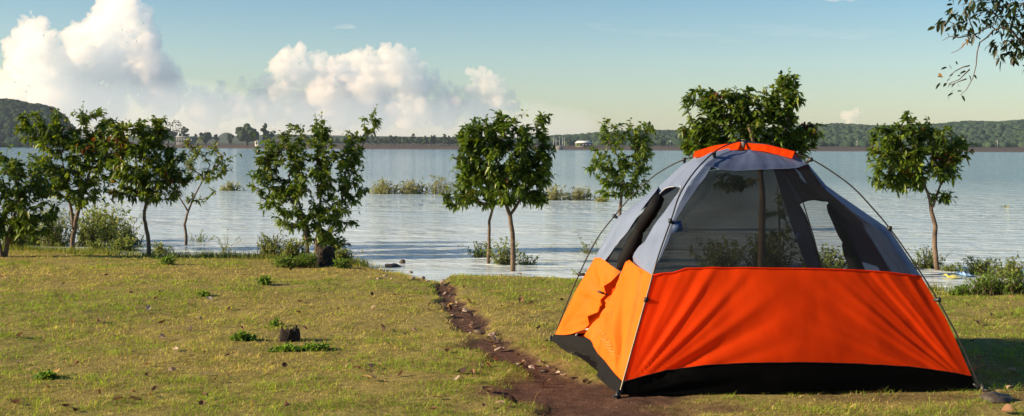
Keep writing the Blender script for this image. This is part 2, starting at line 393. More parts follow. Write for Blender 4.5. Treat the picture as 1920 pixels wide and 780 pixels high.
# taller rank growth along the water's edge
m2 = 26000; fx = np.where(R_.random(m2) < .78, R_.uniform(-10, -1.9, m2), R_.uniform(3.6, 6.6, m2)); fd = R_.normal(.0, .32, m2); fy = shore(fx) - fd
kk = fbm(fx * 1.6, fy * 1.6, 0.0, 88, 3) + R_.random(m2) * .35 > .62; fx, fy, fd = fx[kk], fy[kk], fd[kk]; m2 = len(fx)
P = np.concatenate([P, np.stack([fx, fy, np.maximum(height(fx, fy), WATER - .03) - .004], 1)])
col = np.concatenate([col, (np.array([.10, .15, .025]) + R_.random((m2, 1)) * np.array([.14, .10, .03])) * R_.uniform(.6, 1.2, (m2, 1))])
hg = np.concatenate([hg, R_.uniform(.04, .17, m2) * (1 - .5 * np.abs(fd))]); wd = np.concatenate([wd, R_.uniform(.004, .008, m2)])
lean_ = np.concatenate([lean_, R_.uniform(.1, .8, m2)]); az_ = np.concatenate([az_, R_.uniform(0, 2*PI, m2)])
bV, bf, bs, bc = blades(P, hg, wd, lean_, az_, col)
tag(mesh_np('grass', bV, bf, bs, MT['grass'], cols=bc), 'short mixed green and straw coloured turf covering the bank', 'grass', kind='stuff')
# ------------------------------------------------------------------ leaves and trees
def leaf_cloud(C, D, ln, wd, droop, col, fold=.25):
    """C centre/base Nx3, D direction Nx3 (unit), ln, wd arrays; six-vertex pointed leaves"""
    n = len(C)
    up = np.array([0, 0, 1.0])
    S = np.cross(D, up); S /= np.maximum(np.linalg.norm(S, axis=1, keepdims=True), 1e-6)
    rl = R_.uniform(-1.0, 1.0, n)[:, None]; Nn = np.cross(S, D); S = S * np.cos(rl) + Nn * np.sin(rl)
    Nn = np.cross(S, D)
    l = ln[:, None]; w = wd[:, None] / 2; dr = droop[:, None]
    def pt(t): return C + D * l * t - up * (l * dr * t * t)
    a, b_ = pt(.33), pt(.70)
    f = w * fold
    V = np.stack([C, a - S*w + Nn*f, a + S*w + Nn*f, b_ - S*w*.85 + Nn*f, b_ + S*w*.85 + Nn*f, pt(1.0), a, b_], 1).reshape(-1, 3)
    i = np.arange(n) * 8
    fl = np.stack([i, i+1, i+6, i, i+6, i+2, i+1, i+3, i+7, i+6, i+6, i+7, i+4, i+2, i+3, i+5, i+7, i+7, i+5, i+4], 1).ravel()
    st = (np.arange(n)[:, None] * 20 + np.array([0, 3, 6, 10, 14, 17])[None]).ravel()
    return V, fl, st, np.repeat(col, 8, 0)
def unit(a): return a / np.maximum(np.linalg.norm(a, axis=-1, keepdims=True), 1e-9)
LG = dict(dark=(.045, .078, .012), mid=(.085, .145, .016), yel=(.185, .225, .02), red=(.19, .065, .02))
def leafcols(n, yel=.2, red=.01, base=None, rng=None, dark=.35):
    r = R_.random(n); c = np.tile(np.array(LG['mid']), (n, 1))
    c[r < dark] = LG['dark']; c[r > 1 - yel] = LG['yel']; c[r < red] = LG['red']
    return c * R_.uniform(.7, 1.35, (n, 1))
def grow(root, trunks, blobs, Yd, nclump, leaf=.085, yel=.2, red=.01, leaves=(14, 22), r0=.0042, depth=.9, redspots=(), dens=1.0, name='crown', aspect=.38, tmul=1.0):
    """trunks: list of [(px,py,radius_m), ...] from the base up; blobs: (px,py,rx,ry) at depth Yd"""
    sc = Yd / F
    nodes = []; par = []; w = []; trunkset = []
    for tr in trunks:
        base = None; pts = []
        off = 0
        for k in range(len(tr) - 1):
            for j in range(3):
                t = j / 3; pts.append([tr[k][q] + (tr[k+1][q] - tr[k][q]) * t for q in range(3)])
        pts.append(list(tr[-1]))
        ids = []
        for i, (a, b, rr) in enumerate(pts):
            off += R_.uniform(-.03, .03)
            q = at(a + R_.uniform(-.8, .8), b, Yd); q.y += off
            nodes.append(np.array(q)); par.append(ids[-1] if ids else -1); ids.append(len(nodes) - 1); w.append(rr)
        trunkset.append(ids)
    ntr = len(nodes)
    blobs = [(b[0], b[1], b[2] * 1.08, b[3] * 1.08) for b in blobs]; A = sum(b[2] * b[3] for b in blobs); cl = []; cred = []; nclump = int(nclump * 1.1)
    for (cx, cy, rx, ry) in blobs:
        k = max(2, int(nclump * rx * ry / A + .5))
        for _ in range(k):
            while True:
                u = R_.uniform(-1, 1, 3)
                q = np.linalg.norm(u)
                if q < 1.08 and (q > .45 or R_.random() < .35): break
            if R_.random() < .12: u = u * np.array([1.3, 1.35 if u[1] < 0 else 1.1, 1.1])
            px, py = cx + u[0] * rx, cy + u[1] * ry
            pt = np.array(at(px, py, Yd)); pt[1] += u[2] * min(rx, ry * 1.3) * sc * depth
            cl.append(pt)
            cred.append(any(math.hypot(px - a, py - b) < c for a, b, c in redspots))
    cl = np.array(cl); cred = np.array(cred)
    start = nodes[trunkset[0][len(trunkset[0]) // 2]]
    order = np.argsort(np.linalg.norm(cl - start, axis=1))
    kids = {}
    NN = [n_ for n_ in nodes]; PP = list(par); plen = [0.0] * ntr
    for ids in trunkset:
        for i, q in enumerate(ids): plen[q] = 0.02 * i
    base_ok = [False] * ntr
    for ids in trunkset:
        for i, q in enumerate(ids): base_ok[q] = i >= len(ids) * .45
    tips = []
    for oi in order:
        c = cl[oi]; arr = np.array(NN)
        d = np.linalg.norm(arr - c, axis=1)
        up = np.maximum(0, arr[:, 2] - c[2] + .02)
        cost = d + .22 * np.array(plen) + up * 1.1 + np.where(np.array(base_ok), 0, 3)
        b = int(np.argmin(cost)); L_ = d[b]; st = NN[b]
        k = max(2, int(L_ / .09)); last = b
        pdir = st - NN[PP[b]] if PP[b] >= 0 else np.array([0, 0, 1.0]); pdir = pdir / (np.linalg.norm(pdir) + 1e-9)
        for j in range(1, k + 1):
            t = j / k
            q = st + (c - st) * t + pdir * L_ * .28 * t * (1 - t) * 1.6 + np.array([0, 0, -.05 * L_ * math.sin(PI*t)]) + R_.normal(0, .006, 3) * (t < 1)
            NN.append(q); PP.append(last); plen.append(plen[b] + L_ * t); base_ok.append(True); last = len(NN) - 1
        tips.append(last)
    cnt = np.zeros(len(NN))
    for t in tips: cnt[t] += 1
    for i in range(len(NN) - 1, -1, -1):
        if PP[i] >= 0: cnt[PP[i]] += cnt[i]
    rad = r0 * np.maximum(cnt, 1) ** .44 * .62
    mb = MB()
    for ids, tr in zip(trunkset, trunks):
        mb.tube([NN[i] for i in ids], [w[i] for i in ids], 9)
    # branches as chains
    ch = {}
    for i, p_ in enumerate(PP):
        if i >= ntr: ch.setdefault(p_, []).append(i)
    for i in range(len(NN)):
        for c in ch.get(i, []):
            if i >= ntr and c == i + 1 and PP[i] == i - 1 and i - 1 >= ntr and ch.get(i - 1, [None])[0] == i: continue
            chain = [i, c]; q = c
            while ch.get(q) and ch[q][0] == q + 1: q = q + 1; chain.append(q)
            rr = [rad[k] for k in chain]; rr[0] = min(rad[c] * 1.25, rr[0] if i >= ntr else rad[c] * 1.4)
            mb.tube([NN[k] for k in chain], rr, 5, cap=False)
    tk = mb.build('trunk', MT['bark'], smooth=True); under(root, tk)
    # leaf whorls
    C = []; D = []; Ln = []; Dr = []; cc = []
    ctr = cl.mean(0)
    arrN = np.array(NN)
    for t, oi in zip(tips, order):
        p0 = arrN[t]; dirv = unit(p0 - arrN[PP[t]]) + unit(p0 - ctr) * .5; dirv = unit(dirv)
        k = int(R_.integers(*leaves) * dens * 1.15)
        base = R_.random(); isred = cred[oi]
        clumpc = leafcols(1, yel, red)[0]
        for j in range(k):
            s = R_.random() ** .7
            back = t; steps = int(s * 4)
            for _ in range(steps):
                if PP[back] >= ntr: back = PP[back]
            q = arrN[back] + R_.normal(0, .012, 3)
            dd = unit(R_.normal(0, 1, 3) * np.array([1, 1, .75]) + dirv * (1.15 - s * .5) + np.array([0, 0, .10]))
            C.append(q); D.append(dd); Ln.append(leaf * R_.uniform(.6, 1.25)); Dr.append(R_.uniform(.1, .75))
            c0 = leafcols(1, yel, red)[0] * .6 + clumpc * .4
            if isred and R_.random() < .55: c0 = np.array(LG['red']) * R_.uniform(.6, 1.3)
            cc.append(c0)
    C = np.array(C); D = np.array(D); Ln = np.array(Ln); Dr = np.array(Dr)
    Vv, fl, st, co = leaf_cloud(C, D, Ln, Ln * aspect * R_.uniform(.8, 1.2, len(Ln)), Dr, np.array(cc))
    cr = mesh_np(name, Vv, fl, st, MT['leaf'], cols=co); under(root, cr)
    return tk, cr
def tree(px, py, Yd, label, trunks, blobs, n, **k):
    b = at(px, py, Yd); z = float(height(b.x, b.y))
    root = thing('small_tree', (b.x, b.y, z), label, 'tree', 'young trees along the water line')
    for tr in trunks:                                        # feet go down into the ground or lake bed
        pass
    grow(root, trunks, blobs, Yd, n, **k)
    return root
def yat(py, z=WATER):
    return ground(960, py, z).y
tree(10, 492, yat(492, -.05), 'dark low tree cut by the left edge of the picture, leaning trunk on the grass',
     [[(6, 497, .035), (14, 440, .028), (30, 395, .02), (38, 360, .012)], [(6, 497, .03), (-6, 430, .02), (-20, 380, .012)]],
     [(30, 330, 52, 38), (-20, 350, 60, 60), (60, 385, 48, 45), (20, 405, 45, 30), (70, 420, 34, 24), (-5, 430, 30, 20), (10, 300, 28, 20), (75, 345, 22, 22)], 230, yel=.16, red=.01)
tree(135, 476, yat(474), 'broad tree second from the left with a twisted double trunk and orange-tinged leaves',
     [[(134, 480, .04), (138, 430, .034), (148, 385, .026), (165, 330, .018), (178, 290, .012)], [(138, 430, .028), (128, 375, .018), (118, 320, .012), (105, 270, .008)]],
     [(80, 235, 44, 26), (130, 240, 50, 36), (185, 222, 30, 14), (205, 235, 20, 16), (120, 300, 60, 45), (185, 300, 48, 48), (90, 330, 36, 34), (200, 270, 34, 30), (60, 222, 22, 12), (150, 360, 42, 26)], 430, yel=.24, red=.015, redspots=[(205, 262, 16), (190, 275, 10)])
tree(280, 488, yat(487, -.06), 'upright tree on the grass edge with one dark bare trunk and a few red leaves',
     [[(281, 490, .03), (277, 440, .027), (272, 410, .024), (278, 370, .02), (272, 330, .014), (265, 290, .01)], [(278, 370, .014), (292, 350, .011), (318, 335, .008)]],
     [(240, 262, 44, 32), (285, 255, 30, 24), (265, 300, 56, 34), (310, 300, 34, 24), (240, 345, 34, 28), (300, 350, 42, 24), (340, 330, 26, 14), (292, 232, 18, 14)], 290, yel=.26, red=.02, redspots=[(222, 250, 14), (232, 268, 10), (325, 328, 12)])
tree(348, 462, yat(462), 'slender sparse tree standing in the water, forked trunk and thin open crown',
     [[(348, 466, .024), (348, 420, .02), (352, 395, .016), (372, 350, .011), (392, 310, .007)], [(352, 395, .013), (332, 365, .01), (318, 345, .007)]],
     [(382, 276, 34, 18), (408, 300, 28, 26), (360, 290, 26, 18), (425, 310, 14, 16), (340, 318, 22, 18), (390, 330, 30, 14), (405, 356, 14, 8), (365, 370, 18, 10)], 100, yel=.42, red=.05, leaves=(7, 12), leaf=.075)
tree(590, 470, yat(477), 'wide bushy many-stemmed tree behind the burnt stump, a tall sprig at its right',
     [[(577, 480, .032), (572, 430, .026), (560, 380, .018), (540, 330, .011)], [(592, 480, .034), (598, 430, .026), (600, 380, .02), (605, 320, .012)], [(600, 478, .028), (625, 420, .02), (645, 360, .013), (668, 300, .008), (690, 250, .005)]],
     [(520, 270, 40, 28), (570, 262, 44, 30), (605, 232, 18, 22), (600, 300, 60, 50), (530, 320, 52, 44), (640, 320, 44, 46), (500, 345, 34, 30), (560, 380, 56, 38), (625, 380, 40, 40), (662, 250, 16, 18), (695, 235, 18, 20), (708, 212, 6, 10), (655, 290, 28, 24), (600, 430, 44, 34), (550, 410, 34, 20), (650, 405, 26, 26), (620, 450, 34, 20), (495, 300, 22, 20), (672, 350, 12, 18)], 560, yel=.26, red=.004, leaf=.08)
tree(917, 488, yat(494), 'small low-crowned tree in the water just left of the taller forked tree',
     [[(916, 494, .024), (917, 450, .022), (917, 415, .02), (928, 380, .016), (920, 350, .01)]],
     [(870, 355, 34, 26), (900, 345, 40, 22), (855, 375, 26, 12), (905, 370, 30, 14), (930, 330, 24, 24), (838, 370, 10, 8)], 120, yel=.2, red=.004, leaf=.075)
tree(960, 505, yat(508), 'full dark tree standing in the shallows with a Y-shaped trunk, highest at its right',
     [[(962, 512, .034), (962, 450, .03), (956, 405, .028), (944, 372, .022), (938, 330, .014), (930, 290, .01)], [(957, 403, .022), (975, 375, .017), (988, 340, .011), (1000, 300, .007)]],
     [(890, 250, 34, 24), (950, 250, 42, 34), (1018, 235, 14, 22), (930, 300, 62, 40), (1000, 290, 36, 36), (880, 290, 28, 34), (960, 340, 48, 34), (1020, 320, 20, 26), (1000, 370, 28, 16), (880, 330, 24, 20), (940, 228, 18, 12)], 430, yel=.12, red=.003, leaf=.085)
tree(1163, 402, 21.5, 'round-crowned tree standing in the lake just left of the tent pole',
     [[(1163, 425, .034), (1163, 385, .03), (1166, 350, .024), (1168, 310, .016)]],
     [(1143, 242, 30, 18), (1200, 245, 28, 20), (1165, 285, 54, 34), (1170, 325, 46, 26), (1130, 310, 24, 22), (1205, 285, 22, 34), (1135, 350, 22, 18), (1190, 355, 24, 14), (1220, 240, 10, 12)], 300, yel=.16, red=.003, leaf=.10, leaves=(9, 14))
tree(1425, 500, yat(520), 'largest tree, rising behind the tent roof with a tall sprig to the right',
     [[(1426, 522, .05), (1426, 440, .044), (1424, 370, .038), (1420, 320, .032), (1410, 280, .024), (1395, 240, .015)], [(1422, 325, .026), (1450, 285, .02), (1475, 240, .013), (1480, 190, .008)]],
     [(1315, 185, 36, 20), (1360, 195, 40, 28), (1410, 200, 40, 32), (1470, 185, 30, 38), (1478, 150, 18, 18), (1440, 235, 56, 34), (1370, 240, 60, 30), (1310, 250, 34, 32), (1520, 240, 22, 18), (1500, 262, 34, 20), (1300, 280, 20, 20), (1345, 275, 46, 22), (1420, 275, 60, 16), (1480, 285, 24, 14), (1370, 340, 30, 12)], 520, yel=.15, red=.012, leaf=.085, redspots=[(1338, 172, 9), (1518, 238, 10)])
tree(1480, 500, yat(506), 'thin shaded sapling behind the tent netting, right of the large tree',
     [[(1462, 500, .016), (1463, 440, .013), (1460, 380, .009), (1458, 350, .006)]],
     [(1450, 400, 26, 14), (1470, 370, 18, 14), (1465, 440, 24, 12)], 30, yel=.1, leaf=.06)
tree(1757, 498, yat(503), 'round leafy tree at the right with one slightly kinked light brown trunk',
     [[(1758, 508, .034), (1757, 460, .032), (1756, 425, .03), (1746, 385, .024), (1735, 350, .017), (1725, 310, .011)], [(1748, 388, .018), (1762, 350, .013), (1775, 310, .008)]],
     [(1712, 232, 30, 22), (1660, 250, 30, 16), (1700, 275, 62, 32), (1760, 275, 40, 34), (1800, 275, 24, 20), (1670, 300, 40, 30), (1730, 310, 58, 28), (1785, 310, 28, 22), (1655, 335, 24, 16), (1680, 345, 20, 14), (1770, 365, 24, 10), (1700, 330, 34, 18)], 400, yel=.15, red=.012, leaf=.08, redspots=[(1700, 318, 8), (1760, 290, 10)])
# overhanging tree at the right, trunk outside the frame
def overhang():
    Yd = 9.0
    b = at(2420, 650, Yd)
    root = thing('overhanging_tree', (b.x, b.y, 0), 'shade-darkened leafy boughs of a big tree hanging into the top right corner', 'tree')
    mb = MB()
    mb.tube([at(2420, 660, Yd), at(2410, 400, Yd), at(2380, 150, Yd), at(2330, -60, Yd), at(2300, -250, Yd)], [.2, .16, .14, .12, .08], 12)
    mb.tube([at(2390, 100, Yd), at(2250, -10, Yd), at(2120, 20, Yd), at(2010, 60, Yd), at(1945, 85, Yd)], [.08, .05, .035, .02, .012], 8)
    under(root, mb.build('trunk', MT['bark'], smooth=True))
    k = MB()
    tw = [[(1945, 85), (1925, 90), (1900, 75), (1885, 62), (1865, 54), (1850, 60), (1838, 73), (1825, 82), (1820, 100), (1818, 125), (1812, 148), (1800, 170), (1788, 180)],
          [(1865, 54), (1855, 50), (1835, 58), (1820, 66), (1808, 72), (1795, 88), (1785, 97), (1772, 102)], [(1820, 66), (1800, 70), (1785, 67), (1772, 75)],
          [(1838, 73), (1826, 60), (1812, 48), (1800, 40), (1790, 35), (1780, 38)], [(1826, 60), (1815, 40), (1806, 25), (1800, 18)],
          [(1818, 123), (1805, 126), (1792, 133), (1780, 142)], [(1818, 130), (1806, 140), (1794, 150), (1772, 158)], [(1812, 148), (1800, 152), (1780, 160)],
          [(1945, 85), (1920, 78), (1905, 76), (1890, 78), (1868, 82)], [(1945, 85), (1920, 98), (1905, 105), (1890, 108)],
          [(2010, 60), (1960, 20), (1920, 5), (1885, 10), (1860, 30)], [(1960, 20), (1925, -20), (1880, -15), (1840, 0), (1815, 5)], [(1920, 5), (1900, 20), (1880, 35)],
          [(2010, 60), (1985, 110), (1950, 120), (1930, 100)], [(1985, 0), (1940, 40), (1912, 45), (1895, 40)], [(1880, -15), (1872, 20), (1868, 45)]]
    twp = []
    for t in tw:
        ps = []; off = R_.uniform(-.15, .15)
        for i, (a, b) in enumerate(t): q = at(a, b, Yd); q.y += off * min(1, i / 3); ps.append(q)
        k.tube(ps, list(np.linspace(.010 if len(t) > 8 else .006, .002, len(ps))), 5); twp.append(ps)
    under(root, k.build('twig', MT['bark'], smooth=True))
    C = []; D = []; Ln = []
    def lf(px, py, ang, l, dy=0):
        q = at(px, py, Yd); q.y += dy
        C.append(np.array(q)); D.append(np.array([math.cos(ang), R_.uniform(-.3, .3), math.sin(ang)])); Ln.append(l)
    for a, b, an in [(1776, 126, 3.4), (1795, 122, 1.9), (1784, 131, 2.0), (1788, 138, 3.9), (1768, 145, 2.6), (1764, 155, 4.0), (1782, 146, 3.9), (1795, 143, .6), (1775, 155, 3.9), (1788, 152, 3.8), (1792, 156, 3.6), (1797, 163, 1.6), (1790, 168, 3.6), (1788, 174, 3.5), (1782, 180, 4.0), (1795, 172, .4), (1803, 178, 5.3), (1817, 140, 5.0), (1826, 140, 5.6), (1812, 134, 3.2)]:
        lf(a, b, an, R_.uniform(.035, .06))
    for ps in twp[1:5] + twp[8:] :
        for q in ps[1:]:
            px, py = proj(q)
            for _ in range(2 if ps in twp[1:3] else 5):
                if ps is twp[1] and px < 1812: continue
                if ps is twp[2]: continue
                lf(px + R_.normal(0, 7), py + R_.normal(0, 6), R_.uniform(PI * .9, 2 * PI * .95), R_.uniform(.04, .08), R_.uniform(-.2, .2))
    for cx, cy, rx, ry, n_ in [(1785, 30, 14, 12, 14), (1800, 45, 18, 12, 16), (1810, 60, 10, 10, 8), (1835, 6, 22, 8, 22), (1870, 15, 30, 20, 70), (1872, 38, 16, 10, 22), (1905, 55, 20, 22, 34), (1880, 80, 16, 10, 18), (1905, 90, 14, 12, 26), (1893, 104, 12, 6, 10), (1915, 25, 20, 20, 30), (1940, 60, 20, 50, 60), (1960, -20, 60, 30, 120), (1860, -15, 50, 12, 60)]:
        for _ in range(n_): lf(cx + R_.normal(0, rx * .6), cy + R_.normal(0, ry * .6), R_.uniform(PI * .95, 2 * PI * .95), R_.uniform(.04, .08), R_.uniform(-.25, .25))
    n = len(C); Ln = np.array(Ln)
    Vv, fl, st, co = leaf_cloud(np.array(C), unit(np.array(D)), Ln, Ln * .42, R_.uniform(0, .5, n), leafcols(n, .02, 0) * .22)  # leaf colours cut down so the boughs' shade is in the colour
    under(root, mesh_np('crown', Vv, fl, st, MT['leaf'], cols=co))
    C = np.array([at(1808, 78, Yd), at(1812, 72, Yd), at(1765, 146, Yd)]); 
    Vv, fl, st, co = leaf_cloud(C, unit(np.array([[-.3, 0, -1], [.2, .1, -1], [-.5, 0, 1.0]])), np.array([.06, .05, .05]), np.array([.03, .03, .03]), np.array([.1, .2, .1]), np.tile(np.array([.30, .17, .05]), (3, 1)))
    under(root, tag(mesh_np('withered_leaves', Vv, fl, st, MT['leaf'], cols=co), 'withered tan leaves'))
overhang()
# ------------------------------------------------------------------ weeds, shrubs, reeds
def shrub(px, py, Yd, w, h, n, label, cat='shrub', name='shore_shrub', leaf=.035, col=((.09, .14, .025), (.18, .2, .05)), group=None, dep=.5, lpn=14, lean=.5, aspect=.4, stemcol=None):
    """n thin stems in a footprint w (px) wide, h px tall"""
    n = int(n * 1.7); leaf = leaf * 1.15; b = at(px, py, Yd); s = Yd / F; root = thing(name, (b.x, b.y, float(max(height(b.x, b.y), WATER - .05))), label, cat, group)
    mb = MB(); C = []; D = []; Ln = []
    for i in range(n):
        u = R_.normal(0, .42); u = max(-1, min(1, u))
        hh = h * s * R_.uniform(.45, 1.0) * (1 - .45 * abs(u)); x0 = b.x + u * w / 2 * s * .8; y0 = b.y + R_.normal(0, .35) * dep * w * s * .5
        z0 = max(float(height(x0, y0)), WATER - .15) - .01
        dx, dy = R_.normal(0, lean, 2) * hh * .6
        pts = [Vector((x0 + dx * t * t + R_.normal(0, .004), y0 + dy * t * t, z0 + hh * t)) for t in (0, .3, .6, .85, 1)]
        mb.tube(pts, [.003, .0026, .002, .0015, .001] if h * s > .15 else [.0016, .0014, .0012, .001, .0006], 4, cap=False)
        for j in range(lpn):
            t = R_.uniform(.2, 1); k = min(3, int(t * 4)); f = t * 4 - k
            C.append(np.array(pts[k].lerp(pts[k+1], f))); D.append(R_.normal(0, 1, 3) + np.array([0, 0, .5])); Ln.append(leaf * R_.uniform(.5, 1.3))
    under(root, mb.build('stem', MT['bark']))
    m_ = len(C); t = R_.random((m_, 1)); cc = (np.array(col[0]) * (1-t) + np.array(col[1]) * t) * R_.uniform(.7, 1.3, (m_, 1)); Ln = np.array(Ln)
    Vv, fl, st, co = leaf_cloud(np.array(C), unit(np.array(D)), Ln, Ln * aspect, R_.uniform(0, .5, m_), cc)
    under(root, mesh_np('foliage', Vv, fl, st, MT['weed'], cols=co))
    return root
GW = ((.10, .16, .03), (.24, .26, .07)); DRY = ((.17, .19, .06), (.29, .28, .11)); BR = ((.08, .15, .02), (.17, .27, .04))
WG = 'weedy bushes standing in the shallow water'
for (px, py, Yd, w, h, n_, lab) in [(722, 363, 38, 96, 42, 60, 'dry reed bush in the lake, left end of the offshore clump'), (772, 364, 38, 90, 40, 60, 'dry reed bush in the middle of the offshore clump'), (824, 363, 38, 80, 52, 36, 'thin dry reed bush, right end of the offshore clump'),
                                    (432, 348, 40, 60, 28, 40, 'dry reed bush in the lake right of the slender tree'), (1045, 373, 34, 80, 44, 40, 'dry reed bush in the lake right of the Y-trunk tree'), (1090, 376, 34, 80, 40, 44, 'dry reed bush in the lake at the left of the round-crowned tree'), (1130, 377, 33, 40, 26, 24, 'small reed bush at the foot of the round-crowned tree'),
                                    (1888, 384, 31, 30, 12, 9, 'tiny isolated water plant far right in the lake')]:
    shrub(px, py, Yd, w, h, n_, lab, name='reed_bush', leaf=.11, col=DRY, group='reed bushes out in the lake', lean=.35, lpn=10, aspect=.22)
for (px, py, w, h, n_, lab, lf_) in [
    (100, 462, 70, 120, 60, 'tall pale green water shrub left of the double trunk, reaching into the crown', .05), (168, 462, 60, 105, 50, 'tall pale green water shrub right of the double trunk, reaching into the crown', .05), (225, 462, 50, 90, 40, 'tall pale green water shrub close left of the upright bare trunk', .045),
    (25, 470, 90, 60, 60, 'dark green shrub among the trunks at the left edge', .05), (232, 470, 60, 50, 50, 'small leafy shrub between the double trunk and the upright bare trunk', .045), (185, 474, 70, 34, 50, 'low weeds on the water edge right of the double trunk', .035),
    (200, 452, 60, 110, 60, 'tall willowy water shrub between the second and third trees', .06), (165, 455, 40, 80, 34, 'willowy water shrub just right of the double trunk', .06), (60, 460, 80, 70, 60, 'low green shrub behind the leftmost dark tree', .05), (105, 462, 50, 60, 34, 'leafy shrub left of the double trunk', .05),
    (245, 458, 50, 66, 34, 'leafy shrub left of the upright bare trunk', .045), (305, 474, 50, 44, 26, 'small shrub right of the upright bare trunk', .04), (372, 452, 40, 44, 16, 'sparse weed right of the slender forked tree', .03), (425, 478, 26, 60, 10, 'thin upright weed in the water right of the floating stick', .025),
    (510, 488, 70, 56, 60, 'pale weedy bush left of the many-stemmed tree', .035), (550, 494, 60, 50, 55, 'green weedy bush at the foot of the many-stemmed tree', .035), (645, 500, 46, 38, 34, 'green weeds right of the burnt stump', .035),
    (905, 478, 60, 56, 30, 'leafy water weed round the low-crowned tree trunk', .04), (945, 492, 50, 80, 44, 'dense water weed climbing the Y-shaped trunk', .04), (990, 492, 46, 50, 26, 'water weed right of the Y-shaped trunk', .035), (862, 458, 26, 24, 8, 'little weed sprig in the water left of the low-crowned tree', .03),
    (1100, 470, 50, 56, 16, 'thin water weed left of the tent pole', .03), (1085, 510, 34, 30, 9, 'sparse weed at the water edge by the tent pole', .025),
    (1735, 495, 60, 70, 60, 'weed bush at the left foot of the kinked trunk', .035), (1780, 500, 60, 40, 50, 'weed bush at the right foot of the kinked trunk', .035), (1840, 505, 90, 60, 100, 'weed bush midway between the kinked trunk and the right edge', .035), (1895, 512, 80, 70, 90, 'weed bush at the right edge above the bright green plants', .035),
    (1350, 512, 100, 105, 110, 'shrub seen low through the tent netting at the left', .05), (1440, 512, 100, 115, 120, 'shrub seen through the netting at the foot of the largest tree', .05), (1540, 515, 90, 95, 100, 'shrub seen through the tent door opening', .05), (1600, 516, 60, 70, 40, 'shrub behind the rolled door flap of the tent', .05)]:
    shrub(px, py, yat(py + 4), w, h, n_, lab, leaf=lf_, col=GW, group=WG, name='water_weed', cat='weed')
for (px, py, w, h, n_, lab) in [(575, 500, 50, 34, 70, 'bright green leafy plant left of the burnt stump'), (535, 500, 60, 26, 60, 'bright weeds between grass and bushy tree'), (495, 538, 26, 20, 26, 'bright green tuft on the grass below the bushy tree'), (86, 716, 50, 16, 34, 'bright green tuft in the grass at lower left'),
                                (455, 642, 50, 18, 40, 'bright creeping plant left of the small stump'), (592, 657, 76, 14, 60, 'dark green creeping plant right of the small stump'), (540, 657, 84, 12, 60, 'creeping plant in front of the small stump'), (515, 612, 24, 18, 14, 'yellow green sprig behind the small stump'),
                                (1850, 545, 120, 48, 100, 'bright green leafy plants on the bank at the right edge'), (1905, 548, 60, 50, 60, 'dense green plants cut by the right edge of the picture'), (1800, 548, 40, 22, 30, 'small green plant left of the bright bank plants'), (640, 502, 40, 22, 40, 'green tuft right of the burnt stump'),
                                (385, 560, 30, 12, 14, 'small green tuft in the middle of the left lawn'), (315, 500, 40, 22, 30, 'green weeds at the foot of the upright trunk')]:
    shrub(px, py, yat(py, 0), w, h, n_, lab, cat='plant', name='green_plant', leaf=.03, col=BR, group='bright green plants on the bank', lpn=10, lean=.7)
# ------------------------------------------------------------------ stumps, stick, stones, leaves
def stump(name, px, py, w, h, mat, label, seed, jag=.3, taper=.85):
    b = ground(px, py, -.02); s = b.y / F; r = w / 2 * s; H = h * s
    nA, nZ = 28, 9; V = []; Fs = []
    for j in range(nZ):
        t = j / (nZ - 1)
        for i in range(nA):
            a = 2 * PI * i / nA
            k = 1 + .45 * (vnoise(math.cos(a) * 2.2 + seed, math.sin(a) * 2.2, t * 1.2, seed) - .5) * 2 + .35 * (1 - t) ** 4
            kk = r * k * (1 + (taper - 1) * t)
            top = H * (1 - jag * float(vnoise(math.cos(a) * 1.8 + 4, math.sin(a) * 3.0, 2.0, seed + 3)))
            V.append((b.x + math.cos(a) * kk, b.y + r + math.sin(a) * kk, -.05 + (top + .05) * t + float(height(b.x, b.y))))
    for j in range(nZ - 1):
        for i in range(nA):
            k = (i + 1) % nA; Fs.append((j*nA + i, j*nA + k, (j+1)*nA + k, (j+1)*nA + i))
    c = len(V); V.append((b.x, b.y + r, H * (1 - jag) * .75 + float(height(b.x, b.y))))
    for i in range(nA): Fs.append(((nZ-1)*nA + i, (nZ-1)*nA + (i+1) % nA, c))
    mb = MB(); mb.add(V, Fs); o = mb.build(name, mat)
    o.data.transform(Matrix.Translation((-b.x, -b.y, 0))); o.location = (b.x, b.y, 0)
    return tag(o, label, 'stump')
stump('tree_stump', 610, 499, 36, 42, MT['char'], 'blackened burnt stump beside the many-stemmed tree at the water edge', 3, .3, .86)
stump('tree_stump', 538, 645, 46, 34, MT['char'], 'short broken dark stump in the middle of the grass', 8, .75, .72)
mb = MB(); mb.tube([at(350, 467, yat(467)), at(380, 467, yat(467)), at(410, 466, yat(466)), at(442, 466, yat(466))], [.012, .014, .01, .006], 6)
tag(mb.build('floating_stick', MT['char']), 'dark thin stick floating right of the slender forked tree', 'stick')
mb = MB(); mb.tube([at(905, 495, yat(495)), at(925, 493, yat(493)), at(950, 496, yat(495))], [.008, .01, .005], 6)
